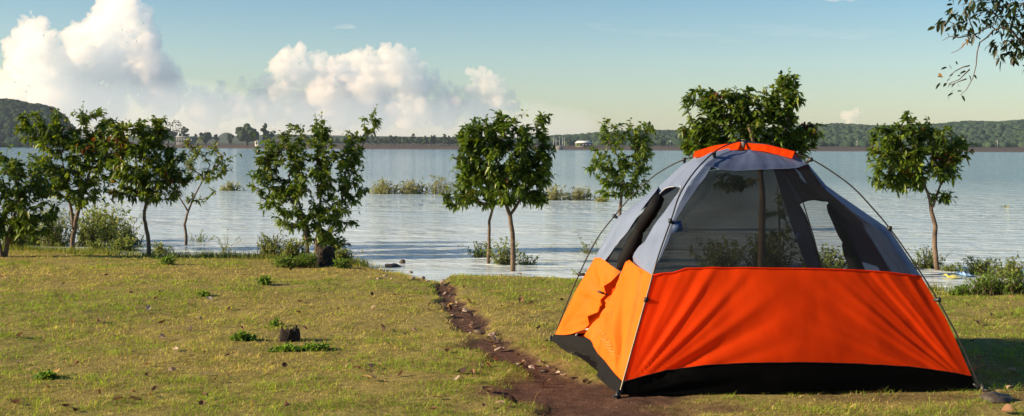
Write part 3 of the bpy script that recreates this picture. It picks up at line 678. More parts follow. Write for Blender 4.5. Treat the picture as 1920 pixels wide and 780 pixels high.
def rock(px, py, w, h, mat, label=None, group=None, name='stone', z=0.0, seed=0, cat='stone'):
    b = ground(px, py, z); s = b.y / F; rx, rz = w / 2 * s, h * s
    me = MB(); V = []; Fs = []
    nA, nZ = 10, 6
    for j in range(nZ + 1):
        ph = PI * j / nZ
        for i in range(nA):
            a = 2 * PI * i / nA
            d = np.array([math.sin(ph) * math.cos(a), math.sin(ph) * math.sin(a), math.cos(ph)])
            k = .55 + .9 * float(vnoise(d[0] * 1.9 + seed * 3.1, d[1] * 1.9, d[2] * 1.9, seed))
            V.append((d[0] * k * rx, d[1] * k * rx * .8, d[2] * k * rz * .6 + rz * .25))
    for j in range(nZ):
        for i in range(nA):
            k = (i + 1) % nA; Fs.append((j*nA + i, (j+1)*nA + i, (j+1)*nA + k, j*nA + k))
    me.add(V, Fs); o = me.build(name, mat); o.location = (b.x, b.y, float(max(height(b.x, b.y), z)) if z >= 0 else z)
    return tag(o, label, cat, group)
rock(1862, 752, 56, 18, MT['darkstone'], 'flat brown stone beside the right foot of the tent', seed=2)
rock(735, 500, 26, 8, MT['darkstone'], 'dark wet stone lying in the shallows left of the path mouth', z=WATER, seed=4)
rock(754, 494, 10, 9, MT['darkstone'], 'small dark stone poking out of the water above the wet stone', z=WATER, seed=5)
for k in range(30):
    if k < 20:
        t = R_.random() ** 1.1 * 5.4; i = int(t); f = t - i; a, b = GUL[i], GUL[i+1]
        px = a[0] + (b[0]-a[0]) * f + R_.normal(0, 9); py = a[1] + (b[1]-a[1]) * f + R_.normal(0, 2)
    else: px, py = R_.uniform(700, 830), R_.uniform(508, 528)
    sz = R_.uniform(8, 20) * (py / 620) * .8
    o = rock(px, py, sz, sz * .22, MT['stone'] if R_.random() < .8 else MT['darkstone'], 'small pale stone or clod lying along the worn dirt path', 'stones in the dirt path', seed=k + 10, z=0.0)
    o.rotation_euler = (R_.normal(0, .25), R_.normal(0, .25), R_.uniform(0, 6))
def leafmesh(seed, col, pale):
    n = 7; V = []; Fs = []; cu = [.35, .5, .2, .6][seed % 4]
    for i in range(n):
        t = i / (n - 1); w = math.sin(PI * min(1, t * .92 + .04)) ** .8 * .33
        z = .18 * math.sin(t * 3 + seed) + .1
        for k in (-1, -.5, 0, .5, 1):
            V.append(((t - .5), k * w, z + cu * abs(k) * w + .05 * math.sin(seed + 5 * t + k * 3)))
    for i in range(n - 1):
        for k in range(4): q = i * 5 + k; Fs.append((q, q + 1, q + 6, q + 5))
    mb = MB(); mb.add(V, Fs, col); return mb.build('fallen_leaf', MT['dryleaf'], smooth=True)
lc = [(.34, .24, .15), (.22, .12, .065), (.44, .35, .26), (.13, .07, .04), (.05, .03, .02), (.36, .22, .06)]
protos = [leafmesh(i, lc[i], 0) for i in range(6)]
GL = ['pale tan', 'mid brown', 'bleached whitish', 'dark brown', 'nearly black', 'yellow ochre']
first = [True] * 6
cnt = 0
while cnt < 190:
    r = R_.random()
    if r < .45: px, py = R_.uniform(-20, 1000), R_.uniform(500, 780)
    elif r < .66:
        t = R_.random() ** 1.2 * 6; i = int(t); f = t - i; px = GUL[i][0] + (GUL[i+1][0]-GUL[i][0]) * f + R_.normal(0, 14); py = GUL[i][1] + (GUL[i+1][1]-GUL[i][1]) * f + R_.normal(0, 3)
    elif r < .8: px, py = R_.normal(900, 130), R_.uniform(525, 760)
    elif r < .9: px, py = R_.uniform(840, 1100), R_.uniform(525, 600)
    else: px, py = R_.uniform(1780, 1930), R_.uniform(550, 780)
    q = ground(px, py)
    if in_tent(np.array(q.x), np.array(q.y)) or q.y > float(shore(q.x)) - .05 or (q.x > .5 and q.y < 6.9 and R_.random() < .8): continue
    k = int(R_.choice(6, p=[.26, .24, .12, .2, .1, .08]))
    if first[k]: o = protos[k]; first[k] = False
    else: o = protos[k].copy(); COL.objects.link(o)
    s = R_.uniform(.035, .075)
    o.scale = (s, s * R_.uniform(.7, 1.2), s); o.location = (q.x, q.y, float(height(q.x, q.y)) + .018)
    o.rotation_euler = (R_.normal(0, .35), R_.normal(0, .35), R_.uniform(0, 6.28))
    tag(o, GL[k] + ' curled fallen leaf lying on the ground', 'fallen leaf', GL[k] + ' fallen leaves scattered on the bank')
    cnt += 1
for i in range(6):
    if first[i]: bpy.data.objects.remove(protos[i])
# litter at the right shore
def film(name, px, py, w, h, mat, label):
    b = ground(px, py, WATER); s = b.y / F
    nx, ny = 12, 6; V = []
    for j in range(ny):
        for i in range(nx):
            u, v = i / (nx - 1) - .5, j / (ny - 1)
            V.append((u * w * s, v * .22, .02 + h * s * float(vnoise(u * 6, v * 4, 0.3, int(px))) * math.sin(PI * v)))
    Fs = [(j*nx + i, j*nx + i + 1, (j+1)*nx + i + 1, (j+1)*nx + i) for j in range(ny-1) for i in range(nx-1)]
    mb = MB(); mb.add(V, Fs); o = mb.build(name, mat, smooth=True); o.location = (b.x, b.y, WATER); tag(o, label, 'litter')
film('plastic_wrapper', 1789, 524, 24, 9, MT['yellowplastic'], 'crumpled yellow wrapper floating at the right bank')
film('plastic_wrapper', 1812, 520, 18, 8, MT['blueplastic'], 'crumpled pale blue wrapper floating beside the yellow one')
# ------------------------------------------------------------------ tent
CT = (FLg + FRg + RLg + RRg) / 4
tent = thing('dome_tent', (CT.x, CT.y, 0), 'orange and blue-grey dome tent with netting windows and a rolled-back side door', 'tent')
def plane_hit(px, py, A, B):
    d = ray(px, py); n = Vector((B.y - A.y, A.x - B.x, 0)); o = Vector((0, 0, CH))
    return o + d * ((A - o).dot(n) / d.dot(n))
def tz(q, foot): return (Vector((q.x - CT.x, q.y - CT.y)).length / Vector((foot.x - CT.x, foot.y - CT.y)).length, q.z)
PFR = [(1830, 728), (1822, 706), (1775, 600), (1727, 518), (1668, 430), (1604, 386), (1551, 350), (1516, 308), (1491, 291), (1394, 274)]
PRL = [(1037, 639), (1040, 627), (1078, 548), (1115, 483), (1157, 408), (1197, 378), (1235, 350), (1280, 308), (1310, 291), (1394, 274)]
PFL = [(1164, 740), (1168, 716), (1197, 610), (1224, 516), (1257, 425), (1272, 385), (1292, 345), (1325, 305), (1348, 290), (1394, 274)]
def prof(P, foot, A, B): return [tz(plane_hit(a, b, A, B), foot) for a, b in P]
tFR = prof(PFR, FRg, RLg, FRg); tRL = prof(PRL, RLg, RLg, FRg); tFL = prof(PFL, FLg, FLg, RRg)
for t in (tFR, tRL, tFL): t[-1] = (0.0, t[-1][1])
ztop = np.mean([t[-1][1] for t in (tFR, tRL, tFL)])
for t in (tFR, tRL, tFL): t[-1] = (0.0, ztop)
tRR = [tuple(np.mean([a[i] for a in (tFR, tRL, tFL)], 0)) for i in range(10)]
print('PROFILES', [[tuple(round(v, 2) for v in q) for q in t] for t in (tFR, tRL, tFL)])
FEET = dict(FL=(FLg, tFL), FR=(FRg, tFR), RR=(RRg, tRR), RL=(RLg, tRL))
SS = np.linspace(0, 1, 10)
def epoint(c, s):
    foot, t = FEET[c]; tt = np.interp(s, SS, [q[0] for q in t]); z = np.interp(s, SS, [q[1] for q in t])
    return np.stack([CT.x + (foot.x - CT.x) * tt, CT.y + (foot.y - CT.y) * tt, z], -1)
SIDES = dict(front=('FL', 'FR'), right=('FR', 'RR'), back=('RR', 'RL'), left=('RL', 'FL'))
def wrinkle(side, u, s, P):
    """folds fanning out of the lower corners plus soft billows"""
    w = 0
    Wd = 2.2
    for u0 in (0.0, 1.0):
        du = (u - u0) * (1 if u0 == 0 else -1) * Wd; dv = P[..., 2] - .0 + 1e-4
        th = np.arctan2(dv, du + 1e-3); r = np.hypot(du, dv)
        amp = .016 * np.exp(-((r - .45) / .6) ** 2) * sstep(.05, .25, r)
        w = w + amp * (fbm(th * 9, r * .18, 0.0, 71 + int(u0) * 7 + len(side), 2) - .5) * 2.2
    w = w + .012 * (fbm(u * 5 + P[..., 2] * 1.5, P[..., 2] * 2.5 - u * 2, 0.0, 75 + len(side), 3) - .5) * 2
    w = w + .05 * np.sin(PI * u) * np.sin(PI * np.clip(s * 1.6, 0, 1)) * (1 if side in ('front', 'back') else .3)
    # keep the edges on the corner seams
    if side == 'left':
        Lw = 2.0; tu, tz_ = .46, .42                          # gathers pulled to the door toggle
        th = np.arctan2(P[..., 2] - tz_, (u - tu) * Lw); r = np.hypot(P[..., 2] - tz_, (u - tu) * Lw)
        w = w + .030 * np.exp(-((r - .22) / .28) ** 2) * (fbm(th * 4.5 + 20, r * .2, 0.0, 91, 3) - .5) * 2
        w = w * 2.2
    return w * sstep(0, .06, u) * sstep(0, .06, 1 - u) 
def surf(side, u, s, off=0.0, wr=True):
    a, b = SIDES[side]; u = np.asarray(u, float); s = np.asarray(s, float)
    P = epoint(a, s) * (1 - u)[..., None] + epoint(b, s) * u[..., None]
    # catenary sag of the seams between clips
    e = 1e-3
    P2 = epoint(a, np.clip(s + e, 0, 1)) * (1 - u)[..., None] + epoint(b, np.clip(s + e, 0, 1)) * u[..., None]
    P1 = epoint(a, np.clip(s - e, 0, 1)) * (1 - u)[..., None] + epoint(b, np.clip(s - e, 0, 1)) * u[..., None]
    du = epoint(b, s) - epoint(a, s); du[np.linalg.norm(du, axis=-1) < 1e-6] = (1, 0, 0)
    n = np.cross(du, P2 - P1); n = n / np.maximum(np.linalg.norm(n, axis=-1, keepdims=True), 1e-9)
    cen = np.array([CT.x, CT.y, .3]); sg = np.sign(((P - cen) * n).sum(-1)); sg[sg == 0] = 1
    n = n * sg[..., None]
    if side == 'left':                                       # the unzipped door lets the sill slump outward and the wall sag inward
        off = off - .11 * np.exp(-((u - .47) / .2) ** 2) * (1 - sstep(.3, .6, s))
    if wr: off = off + wrinkle(side, u, s, P)
    return P + n * np.asarray(off)[..., None]
GRD = {}
def inv(side, px, py):
    if side not in GRD:
        U, S = np.meshgrid(np.linspace(-.0, 1, 241), np.linspace(0, .985, 321)); P = surf(side, U, S, wr=False)
        x, y, z = P[..., 0], P[..., 1], P[..., 2] - CH
        GRD[side] = (U, S, CX + F * (x + ROLL * z) / y, CY - F * (z - ROLL * x) / y)
    U, S, A, B = GRD[side]
    d = (A - px) ** 2 + (B - py) ** 2
    # blend of the nearest samples for sub-cell accuracy
    i = np.argsort(d.ravel())[:4]; w = 1 / (d.ravel()[i] + 1e-3); w /= w.sum()
    return float((U.ravel()[i] * w).sum()), float((S.ravel()[i] * w).sum())
def polypx(side, pts, step=10):
    out = []
    for (a, b) in zip(pts, pts[1:] + pts[:1]):
        L_ = math.hypot(b[0]-a[0], b[1]-a[1]); k = max(1, int(L_ / step))
        for j in range(k): out.append(inv(side, a[0] + (b[0]-a[0]) * j / k, a[1] + (b[1]-a[1]) * j / k))
    return out
def polyuv(pts, step=.03):
    out = []
    for (a, b) in zip(pts, pts[1:] + pts[:1]):
        k = max(1, int(max(abs(b[0]-a[0]), abs(b[1]-a[1])) / step))
        for j in range(k): out.append((a[0] + (b[0]-a[0]) * j / k, a[1] + (b[1]-a[1]) * j / k))
    return out
def panel(name, side, poly, mat, off=0.0, parent=None, res=.014, label=None):
    q = []
    for p_ in poly:
        if not q or math.hypot(p_[0]-q[-1][0], p_[1]-q[-1][1]) > .002: q.append(p_)
    if math.hypot(q[0][0]-q[-1][0], q[0][1]-q[-1][1]) < .002: q.pop()
    n = len(q); pts = [Vector(p_) for p_ in q]; edges = [(i, (i + 1) % n) for i in range(n)]
    us = [p_[0] for p_ in q]; vs = [p_[1] for p_ in q]
    qa = np.array(q)
    gu, gv = np.meshgrid(np.arange(min(us) + res*.5, max(us), res), np.arange(min(vs) + res*.5, max(vs), res * .8)); gu, gv = gu.ravel(), gv.ravel()
    ins = np.zeros(len(gu), bool); dist = np.full(len(gu), 9.0)
    for i in range(n):
        x1, y1 = qa[i]; x2, y2 = qa[(i + 1) % n]
        c = ((y1 > gv) != (y2 > gv)); 
        with np.errstate(divide='ignore', invalid='ignore'):
            xi = (x2 - x1) * (gv - y1) / (y2 - y1 + 1e-15) + x1
        ins ^= c & (gu < xi)
        L2 = (x2-x1)**2 + (y2-y1)**2; t = np.clip(((gu-x1)*(x2-x1) + (gv-y1)*(y2-y1)) / (L2 + 1e-12), 0, 1)
        dist = np.minimum(dist, np.hypot(gu - x1 - t*(x2-x1), gv - y1 - t*(y2-y1)))
    k = ins & (dist > res * .35)
    pts += [Vector((a, b)) for a, b in zip(gu[k], gv[k])]
    r = geometry.delaunay_2d_cdt(pts, edges, [list(range(n))], 1, 1e-6)
    uv = np.array([(v.x, v.y) for v in r[0]]); Fs = [tuple(f) for f in r[2]]
    o_ = off(uv[:, 0], uv[:, 1]) if callable(off) else off
    P = surf(side, uv[:, 0], uv[:, 1], o_)
    mb = MB(); mb.add(P, Fs); o = mb.build(name, mat, smooth=True)
    if parent is None: under(tent, o)
    else: o.parent = parent
    if label: o['label'] = label
    return o
E = 1/9
def fr_edge(s0, s1): return
# front
bot = [(1168, 717), (1205, 706), (1250, 695), (1320, 686), (1400, 682), (1500, 681), (1600, 683), (1700, 688), (1770, 697), (1822, 706)]
top = [(1224, 516), (1240, 513), (1262, 512), (1285, 505), (1330, 505), (1500, 508), (1620, 510), (1727, 518)]
def uvseq(side, pts, first=None, last=None, step=12):
    out = []
    for a, b in zip(pts[:-1], pts[1:]):
        k = max(1, int(math.hypot(b[0]-a[0], b[1]-a[1]) / step))
        for j in range(k): out.append(inv(side, a[0] + (b[0]-a[0])*j/k, a[1] + (b[1]-a[1])*j/k))
    out.append(inv(side, *pts[-1]))
    if first: out[0] = first
    if last: out[-1] = last
    return out
fb = uvseq('front', bot, (0, E), (1, E)); ft = uvseq('front', top, (0, 3*E), (1, 3*E))
edge = lambda u, s0, s1, k=8: [(u, s0 + (s1 - s0) * j / k) for j in range(1, k)]
wall = panel('front_wall', 'front', fb + edge(1, E, 3*E) + ft[::-1] + edge(0, 3*E, E), MT['orange'], res=.0065, label='orange lower wall of the front')
panel('groundsheet', 'front', [(i / 40, 0) for i in range(41)] + [(1, E)] + fb[::-1][1:-1] + [(0, E)], MT['black_shaded'], off=.004, label='black waterproof skirt along the front')
# front upper: left strip, top band, right strip, net
strip = [(1227, 512), (1240, 481), (1255, 447), (1267, 412), (1290, 376), (1308, 350), (1323, 331), (1334, 312)]
stu = uvseq('front', strip, None, None)
stu[0] = (stu[0][0], 3*E)
bandlo = [(1334, 316), (1380, 320), (1449, 317), (1480, 316), (1512, 311)]
bl = uvseq('front', bandlo, stu[-1])
bl[-1] = (1, 7.0*E)
panel('corner_strip', 'front', stu + edge(0, bl[0][1], 3*E)[0:0] + [(0, bl[0][1])] + edge(0, bl[0][1], 3*E) + [(0, 3*E)], MT['grey'], label='pale blue-grey strip beside the front left pole')
rs = [(1727, 518), (1712, 517), (1660, 442), (1600, 398), (1548, 356), (1520, 318)]
rsu = uvseq('front', rs, (1, 3*E)); rsu[1] = (rsu[1][0], 3*E + .002)
TS = 8.55*E
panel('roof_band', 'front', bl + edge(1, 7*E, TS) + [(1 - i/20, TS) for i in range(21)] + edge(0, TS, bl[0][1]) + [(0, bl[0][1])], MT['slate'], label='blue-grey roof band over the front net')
panel('edge_strip', 'front', rsu + [(1, 7*E)] + edge(1, 7*E, 3*E), MT['grey_shade'], label='shade-darkened blue-grey strip along the right front seam')
net = stu + bl[1:-1] + [rsu[-1]] + rsu[::-1][1:-1] + ft[::-1][1:-1]
panel('net_window', 'front', net, MT['net_front'], off=-.004, res=.03, label='wide front window of insect netting')
# seam piping at the top of the wall
mb = MB(); mb.tube([tuple(surf('front', np.array([q[0]]), np.array([q[1]]), np.array([.004]))[0]) for q in ft], .004, 6); under(tent, mb.build('hem', MT['orange']))
mb = MB(); mb.tube([tuple(surf('front', np.array([q[0]]), np.array([q[1]]), np.array([.006]))[0]) for q in fb], .0035, 6); under(tent, mb.build('hem', MT['black']))
mb = MB(); mb.tube([tuple(surf('front', np.array([q[0]]), np.array([q[1]]), np.array([.003]))[0]) for q in bl], .003, 6); under(tent, mb.build('hem', MT['grey']))
# left
lbot = [(1040, 627), (1062, 629), (1085, 632), (1110, 636), (1122, 645), (1145, 680), (1168, 716)]
lb = uvseq('left', lbot, (0, E), (1, E))
# rear half : orange below, blue-grey above, rolled door edge
rg = [(1115, 483), (1135, 487), (1152, 497)]
rgu = uvseq('left', rg, (0, 3*E))
sil = [(0, 3*E)] + edge(0, 3*E, 6*E, 14) + [(0, 6*E)]
inner = uvseq('left', [(1236, 364), (1212, 402), (1190, 440), (1170, 470), (1152, 497)])
panel('wall_panel', 'left', sil + inner + rgu[::-1][1:-1], MT['grey'], off=lambda u, s: .03 * sstep(0, .25, u), label='pale blue-grey upper panel behind the side door')
redge = [(1152, 497), (1172, 513), (1163, 535), (1142, 556), (1128, 590), (1105, 622), (1085, 632)]
re_ = uvseq('left', redge)
k = min(range(len(lb)), key=lambda i: abs(lb[i][0] - re_[-1][0]) + abs(lb[i][1] - re_[-1][1]))
lrear = lb[:k+1]; lfront = lb[k:]
panel('wall_panel', 'left', lrear + re_[::-1][1:] + rgu[::-1][1:] + edge(0, 3*E, E), MT['orange_sunlit'], res=.008, off=lambda u, s: .03 * sstep(0, .25, u), label='sun-brightened orange rear panel of the left side, pulled in by a toggle')
# dim fold between the two halves
fold = [(1085, 632), (1105, 622), (1128, 590), (1142, 556), (1163, 535), (1172, 513), (1192, 492), (1186, 515), (1165, 550), (1146, 590), (1126, 612), (1112, 622), (1110, 636)]
panel('door_flap', 'left', uvseq('left', fold)[:-1], MT['orange'], off=-.035, label='folded orange door fabric in the gap')
# front half
lf = [(1224, 516), (1207, 505), (1192, 492)]
lfu = uvseq('left', lf, (1, 3*E))
fi = uvseq('left', [(1192, 492), (1184, 520), (1164, 552), (1146, 588), (1126, 612), (1110, 636)])
fi[0] = lfu[-1]
k2 = min(range(len(lb)), key=lambda i: abs(lb[i][0] - fi[-1][0]) + abs(lb[i][1] - fi[-1][1]))
panel('wall_panel', 'left', lb[k2:] + edge(1, E, 3*E) + lfu + fi[1:-1], MT['orange_sunlit'], res=.008, off=lambda u, s: .035 * sstep(1, .75, u), label='sun-brightened orange front panel of the left side')
upi = uvseq('left', [(1192, 492), (1215, 455), (1240, 415), (1258, 385), (1277, 352)]); upi[0] = lfu[-1]
arch = uvseq('left', [(1277, 352), (1262, 350), (1248, 353), (1236, 364)])
TL = 8.55*E
a0 = (0, 6*E)
panel('wall_panel', 'left', lfu[::-1][0:1] + upi[1:] + arch[1:] + [a0] + edge(0, 6*E, TL) + [(i/20, TL) for i in range(21)] + edge(1, TL, 3*E, 16) + lfu[:-1], MT['grey'], off=lambda u, s: .0 * u, label='pale blue-grey panel over and in front of the side door')
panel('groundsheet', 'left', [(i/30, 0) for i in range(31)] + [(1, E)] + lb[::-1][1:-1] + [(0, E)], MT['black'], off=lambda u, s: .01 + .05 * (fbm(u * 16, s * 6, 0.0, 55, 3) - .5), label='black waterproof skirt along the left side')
# rolled door edge, black, outside
def rollpts(side, pts, off):
    uv = [inv(side, *p_) for p_ in pts]; return [tuple(surf(side, np.array([a]), np.array([b]), np.array([off]), wr=False)[0]) for a, b in uv]
def smoothpts(P, k=4):
    P = [Vector(p_) for p_ in P]; out = []
    for i in range(len(P) - 1):
        p0 = P[max(i-1, 0)]; p1 = P[i]; p2 = P[i+1]; p3 = P[min(i+2, len(P)-1)]
        for j in range(k):
            t = j / k; out.append(.5 * ((2*p1) + (p2 - p0)*t + (2*p0 - 5*p1 + 4*p2 - p3)*t*t + (3*p1 - p0 - 3*p2 + p3)*t**3))
    out.append(P[-1]); return out
mb = MB(); P = smoothpts(rollpts('left', [(1238, 367), (1224, 392), (1203, 424), (1195, 440), (1182, 468), (1162, 504)], .0), 5)
rr = np.interp(np.linspace(0, 1, len(P)), [0, .05, .3, .46, .53, .7, .9, 1], [.014, .042, .048, .040, .032, .056, .052, .024])
mb.tube(P, list(rr * (1 + .06 * np.sin(np.arange(len(P)) * 2.3))), 12, flat=.8); under(tent, tag(mb.build('rolled_door', MT['binding'], smooth=True), 'black rolled door flap tied back beside the side opening'))
mb = MB(); c = rollpts('left', [(1140, 553)], .045)[0]
mb.tube([Vector(c) + Vector((-.035, 0, .012)), Vector(c) + Vector((.0, -.01, 0)), Vector(c) + Vector((.035, 0, -.012))], [.007, .009, .007], 8); under(tent, mb.build('toggle', MT['clip']))
mb = MB(); P = smoothpts(rollpts('left', [(1086, 633), (1094, 623), (1108, 620), (1124, 616), (1142, 596), (1156, 570)], .03)); mb.tube(P, .006, 6); under(tent, mb.build('door_piping', MT['piping'], smooth=True))
mb = MB(); P = smoothpts(rollpts('left', [(1192, 492), (1215, 455), (1240, 415), (1258, 385), (1277, 352), (1262, 350), (1248, 353), (1236, 364)], .0)); mb.tube(P, .004, 6); under(tent, mb.build('door_piping', MT['piping'], smooth=True))
# faint printed mark on the sun-brightened left panel (illegible strokes)
mb = MB()
for i in range(9):
    y0 = 626 + i * 5.2; x0 = 1140 + i * 1.9
    P = rollpts('left', [(x0, y0), (x0 + 6 + (i % 3) * 2, y0 + 1.2)], .0)
    uv = [inv('left', x0, y0), inv('left', x0 + 7 + (i % 3) * 2, y0 + 1.5)]
    P = [tuple(surf('left', np.array([a]), np.array([b]), np.array([.038 * float(sstep(1, .75, np.array(a))) + .002]))[0]) for a, b in uv]
    mb.tube(P, .0035, 5)
mk = mb.build('printed_mark', simple('dull_orange_print', (.62, .16, .04), (.7, .2, .05), 10, .8, 0)); under(tent, mk)
# back wall
panel('back_wall', 'back', polyuv([(0, E), (1, E), (1, 2.45*E), (0, 2.45*E)]), MT['orange'], res=.04, label='orange lower wall at the back')
panel('groundsheet', 'back', polyuv([(0, 0), (1, 0), (1, E), (0, E)]), MT['black'], res=.05)
bR = uvseq('back', [(1520, 512), (1505, 480), (1491, 442), (1470, 380), (1449, 314)]); bR = [(max(.0, a), b) for a, b in bR]; bR[0] = (bR[0][0], 2.45*E)
bL = [(.93, 2.45*E), (.93, 3.2*E), (.90, 5*E), (.82, 6.6*E)]
bt = bR[-1][1]
panel('back_net', 'back', bR + [(.5, max(bt, 6.7*E)), (.82, 6.6*E)][0:] + bL[::-1][1:], MT['net_back'], res=.03, label='dark netting window at the back')
panel('wall_panel', 'back', [(0, 2.45*E)] + bR + [(0.02, bt)][0:0] + [(bR[-1][0], TL), (0, TL)] + edge(0, TL, 2.45*E), MT['grey_shade'], res=.03, label='shade-darkened blue-grey strip of the back wall')
panel('wall_panel', 'back', polyuv([(.93, 2.45*E), (1, 2.45*E), (1, TL), (bR[-1][0], TL), bR[-1], (.5, max(bt, 6.7*E)), (.82, 6.6*E), (.90, 5*E), (.93, 3.2*E)]), MT['grey_shade'], res=.03, label='shade-darkened blue-grey top of the back wall')
# right wall with its door opening (seen from the inside)
op = uvseq('right', [(1522, 520), (1508, 475), (1496, 430), (1490, 405), (1493, 387), (1506, 377), (1525, 374), (1553, 377), (1563, 398), (1580, 440), (1598, 478), (1622, 522)], step=8)
print('OP', [(round(a, 2), round(b, 2)) for a, b in op])
hb = 2.6*E
op[0] = (op[0][0], min(op[0][1], hb)); op[-1] = (op[-1][0], min(op[-1][1], hb))
opL, opR = op[0], op[-1]     # back side of the opening, front side
panel('wall_panel', 'right', [(0, hb)] + [(opR[0], hb)] + op[::-1][1:-1] + [(opL[0], hb)] + [(1, hb)] + edge(1, hb, TL, 12) + [(1 - i/20, TL) for i in range(21)] + edge(0, TL, hb, 12), MT['grey_shade'], label='shade-darkened blue-grey upper panel on the right with a door opening')
panel('wall_panel', 'right', polyuv([(0, E), (1, E), (1, hb), (0, hb)]), MT['orange'], res=.03, label='orange lower wall on the right')
panel('groundsheet', 'right', polyuv([(0, 0), (1, 0), (1, E), (0, E)]), MT['black'], res=.05)
mb = MB(); P = smoothpts(rollpts('right', [(1559, 379), (1569, 400), (1581, 425), (1591, 448), (1593, 456), (1602, 478), (1618, 512)], -.03), 5)
mb.tube(P, list(np.interp(np.linspace(0, 1, len(P)), [0, .1, .4, .58, .64, .8, 1], [.014, .026, .030, .020, .028, .040, .042])), 10); under(tent, tag(mb.build('rolled_door', MT['binding'], smooth=True), 'black rolled door flap inside the right opening'))
mb = MB(); P = [tuple(surf('right', np.array([a]), np.array([b]), np.array([-.004]))[0]) for a, b in op]; mb.tube(P, .006, 6); under(tent, mb.build('door_piping', MT['binding']))
# tie tabs
for (side, pts) in (('front', [(1262, 418), (1275, 414), (1280, 434), (1258, 439)]), ('back', [(1491, 432), (1498, 432), (1499, 452), (1485, 451)])):
    P = [Vector(surf(side, np.array([a]), np.array([b]), np.array([.012 if side == 'front' else -.03]), wr=False)[0]) for a, b in (inv(side, *q) for q in pts)]
    d = Vector((0, -.004, 0)); mb = MB(); mb.add([tuple(q) for q in P] + [tuple(q + d) for q in P], [(3,2,1,0),(4,5,6,7),(0,1,5,4),(1,2,6,5),(2,3,7,6),(3,0,4,7)])
    under(tent, mb.build('tie_tab', MT['grey_shade']))
# inner floor
mb = MB(); mb.add([(q.x * .97 + CT.x * .03, q.y * .97 + CT.y * .03, .03) for q in (FLg, FRg, RRg, RLg)], [(0, 1, 2, 3)]); under(tent, mb.build('floor', MT['black']))
# poles, 4 mm rod of dark glass fibre in arcs over the apex
P2 = [(1034, 646), (1058, 582), (1086, 514), (1118, 450), (1152, 405), (1184, 368), (1222, 333), (1262, 308), (1300, 293), (1345, 277), (1394, 268), (1440, 272), (1494, 289), (1522, 299), (1560, 322), (1600, 352), (1636, 390), (1668, 428), (1712, 490), (1758, 562), (1800, 640), (1842, 737)]
P1 = [(1160, 748), (1185, 658), (1213, 558), (1234, 485), (1259, 414), (1272, 374), (1290, 342), (1312, 314), (1340, 288), (1366, 274), (1394, 267)]
A2 = [plane_hit(a, b, RLg, FRg) for a, b in P2]
A1 = [plane_hit(a, b, FLg, RRg) for a, b in P1]
h = [tz(q, FLg) for q in A1]
for t_, z_ in h[::-1][1:]: A1.append(Vector((CT.x + (RRg.x - CT.x) * t_ * 1.0, CT.y + (RRg.y - CT.y) * t_, max(z_, -.02))))
A1 = [q + Vector((0, 0, .012)) for q in A1]
for A in (A2, A1):
    S_ = smoothpts(A, 4); mb = MB(); mb.tube(S_, .0050, 8); pl_ = mb.build('pole', MT['pole'], smooth=True); under(tent, pl_)
    for k_ in ((0, -1) if A is A1 else ()):                       # brighter bare section at each foot
        seg = S_[:13] if k_ == 0 else S_[-9:]
        mb = MB(); mb.tube(seg, .0056, 8); q = mb.build('pole_tip', MT['tippole'], smooth=True); q.parent = pl_; q.matrix_parent_inverse = pl_.matrix_parent_inverse.inverted() @ Matrix.Identity(4) if False else Matrix.Identity(4)
# pole sleeves over the top
def sleeve(pts_up, pts_dn, n=18):
    def res(pts):
        d = [0]
        for a, b in zip(pts[:-1], pts[1:]): d.append(d[-1] + math.hypot(b[0]-a[0], b[1]-a[1]))
        t = np.linspace(0, d[-1], n); return list(zip(np.interp(t, d, [q[0] for q in pts]), np.interp(t, d, [q[1] for q in pts])))
    V = []; 
    nr = 7
    for i, (a, b) in enumerate(zip(res(pts_up), res(pts_dn))):
        A = plane_hit(a[0], a[1], RLg, FRg); B = plane_hit(b[0], b[1], RLg, FRg)
        nn = Vector((FRg.y - RLg.y, RLg.x - FRg.x, 0)).normalized()
        if nn.y > 0: nn = -nn
        for j in range(nr):
            t = j / (nr - 1); q = A.lerp(B, t)
            wob = .006 * math.sin(i * 1.9) + .004 * math.sin(i * 3.1 + j)
            q = q + nn * (.012 + .05 * t + wob * math.sin(PI * t)); V.append(q)
        # back side
    m_ = len(V)
    for i in range(n):
        for j in range(nr):
            t = j / (nr - 1); q = V[i*nr + j]; V.append(q - nn * (.03 + .11 * t))
    Fs = []
    for base, fl in ((0, 0), (m_, 1)):
        for i in range(n-1):
            for j in range(nr-1):
                q = base + i*nr + j; f = (q, q+1, q+nr+1, q+nr); Fs.append(f if not fl else f[::-1])
    for i in range(n-1): Fs.append((i*nr, (i+1)*nr, m_ + (i+1)*nr, m_ + i*nr))
    mb = MB(); mb.add([tuple(v) for v in V], Fs); o = mb.build('pole_sleeve', MT['orange'], smooth=True); under(tent, o); return o
sleeve([(1304, 284), (1340, 273), (1390, 266)], [(1306, 295), (1335, 293), (1362, 285), (1390, 280)])
sleeve([(1400, 268), (1440, 271), (1491, 284)], [(1402, 280), (1440, 284), (1491, 297)])
mb = MB(); c = A2[10]; mb.tube([c + Vector((0, 0, -.04)), c + Vector((0, 0, .025))], [.02, .014], 10); under(tent, tag(mb.build('hub', MT['concrete']), 'small grey hub where the poles cross'))
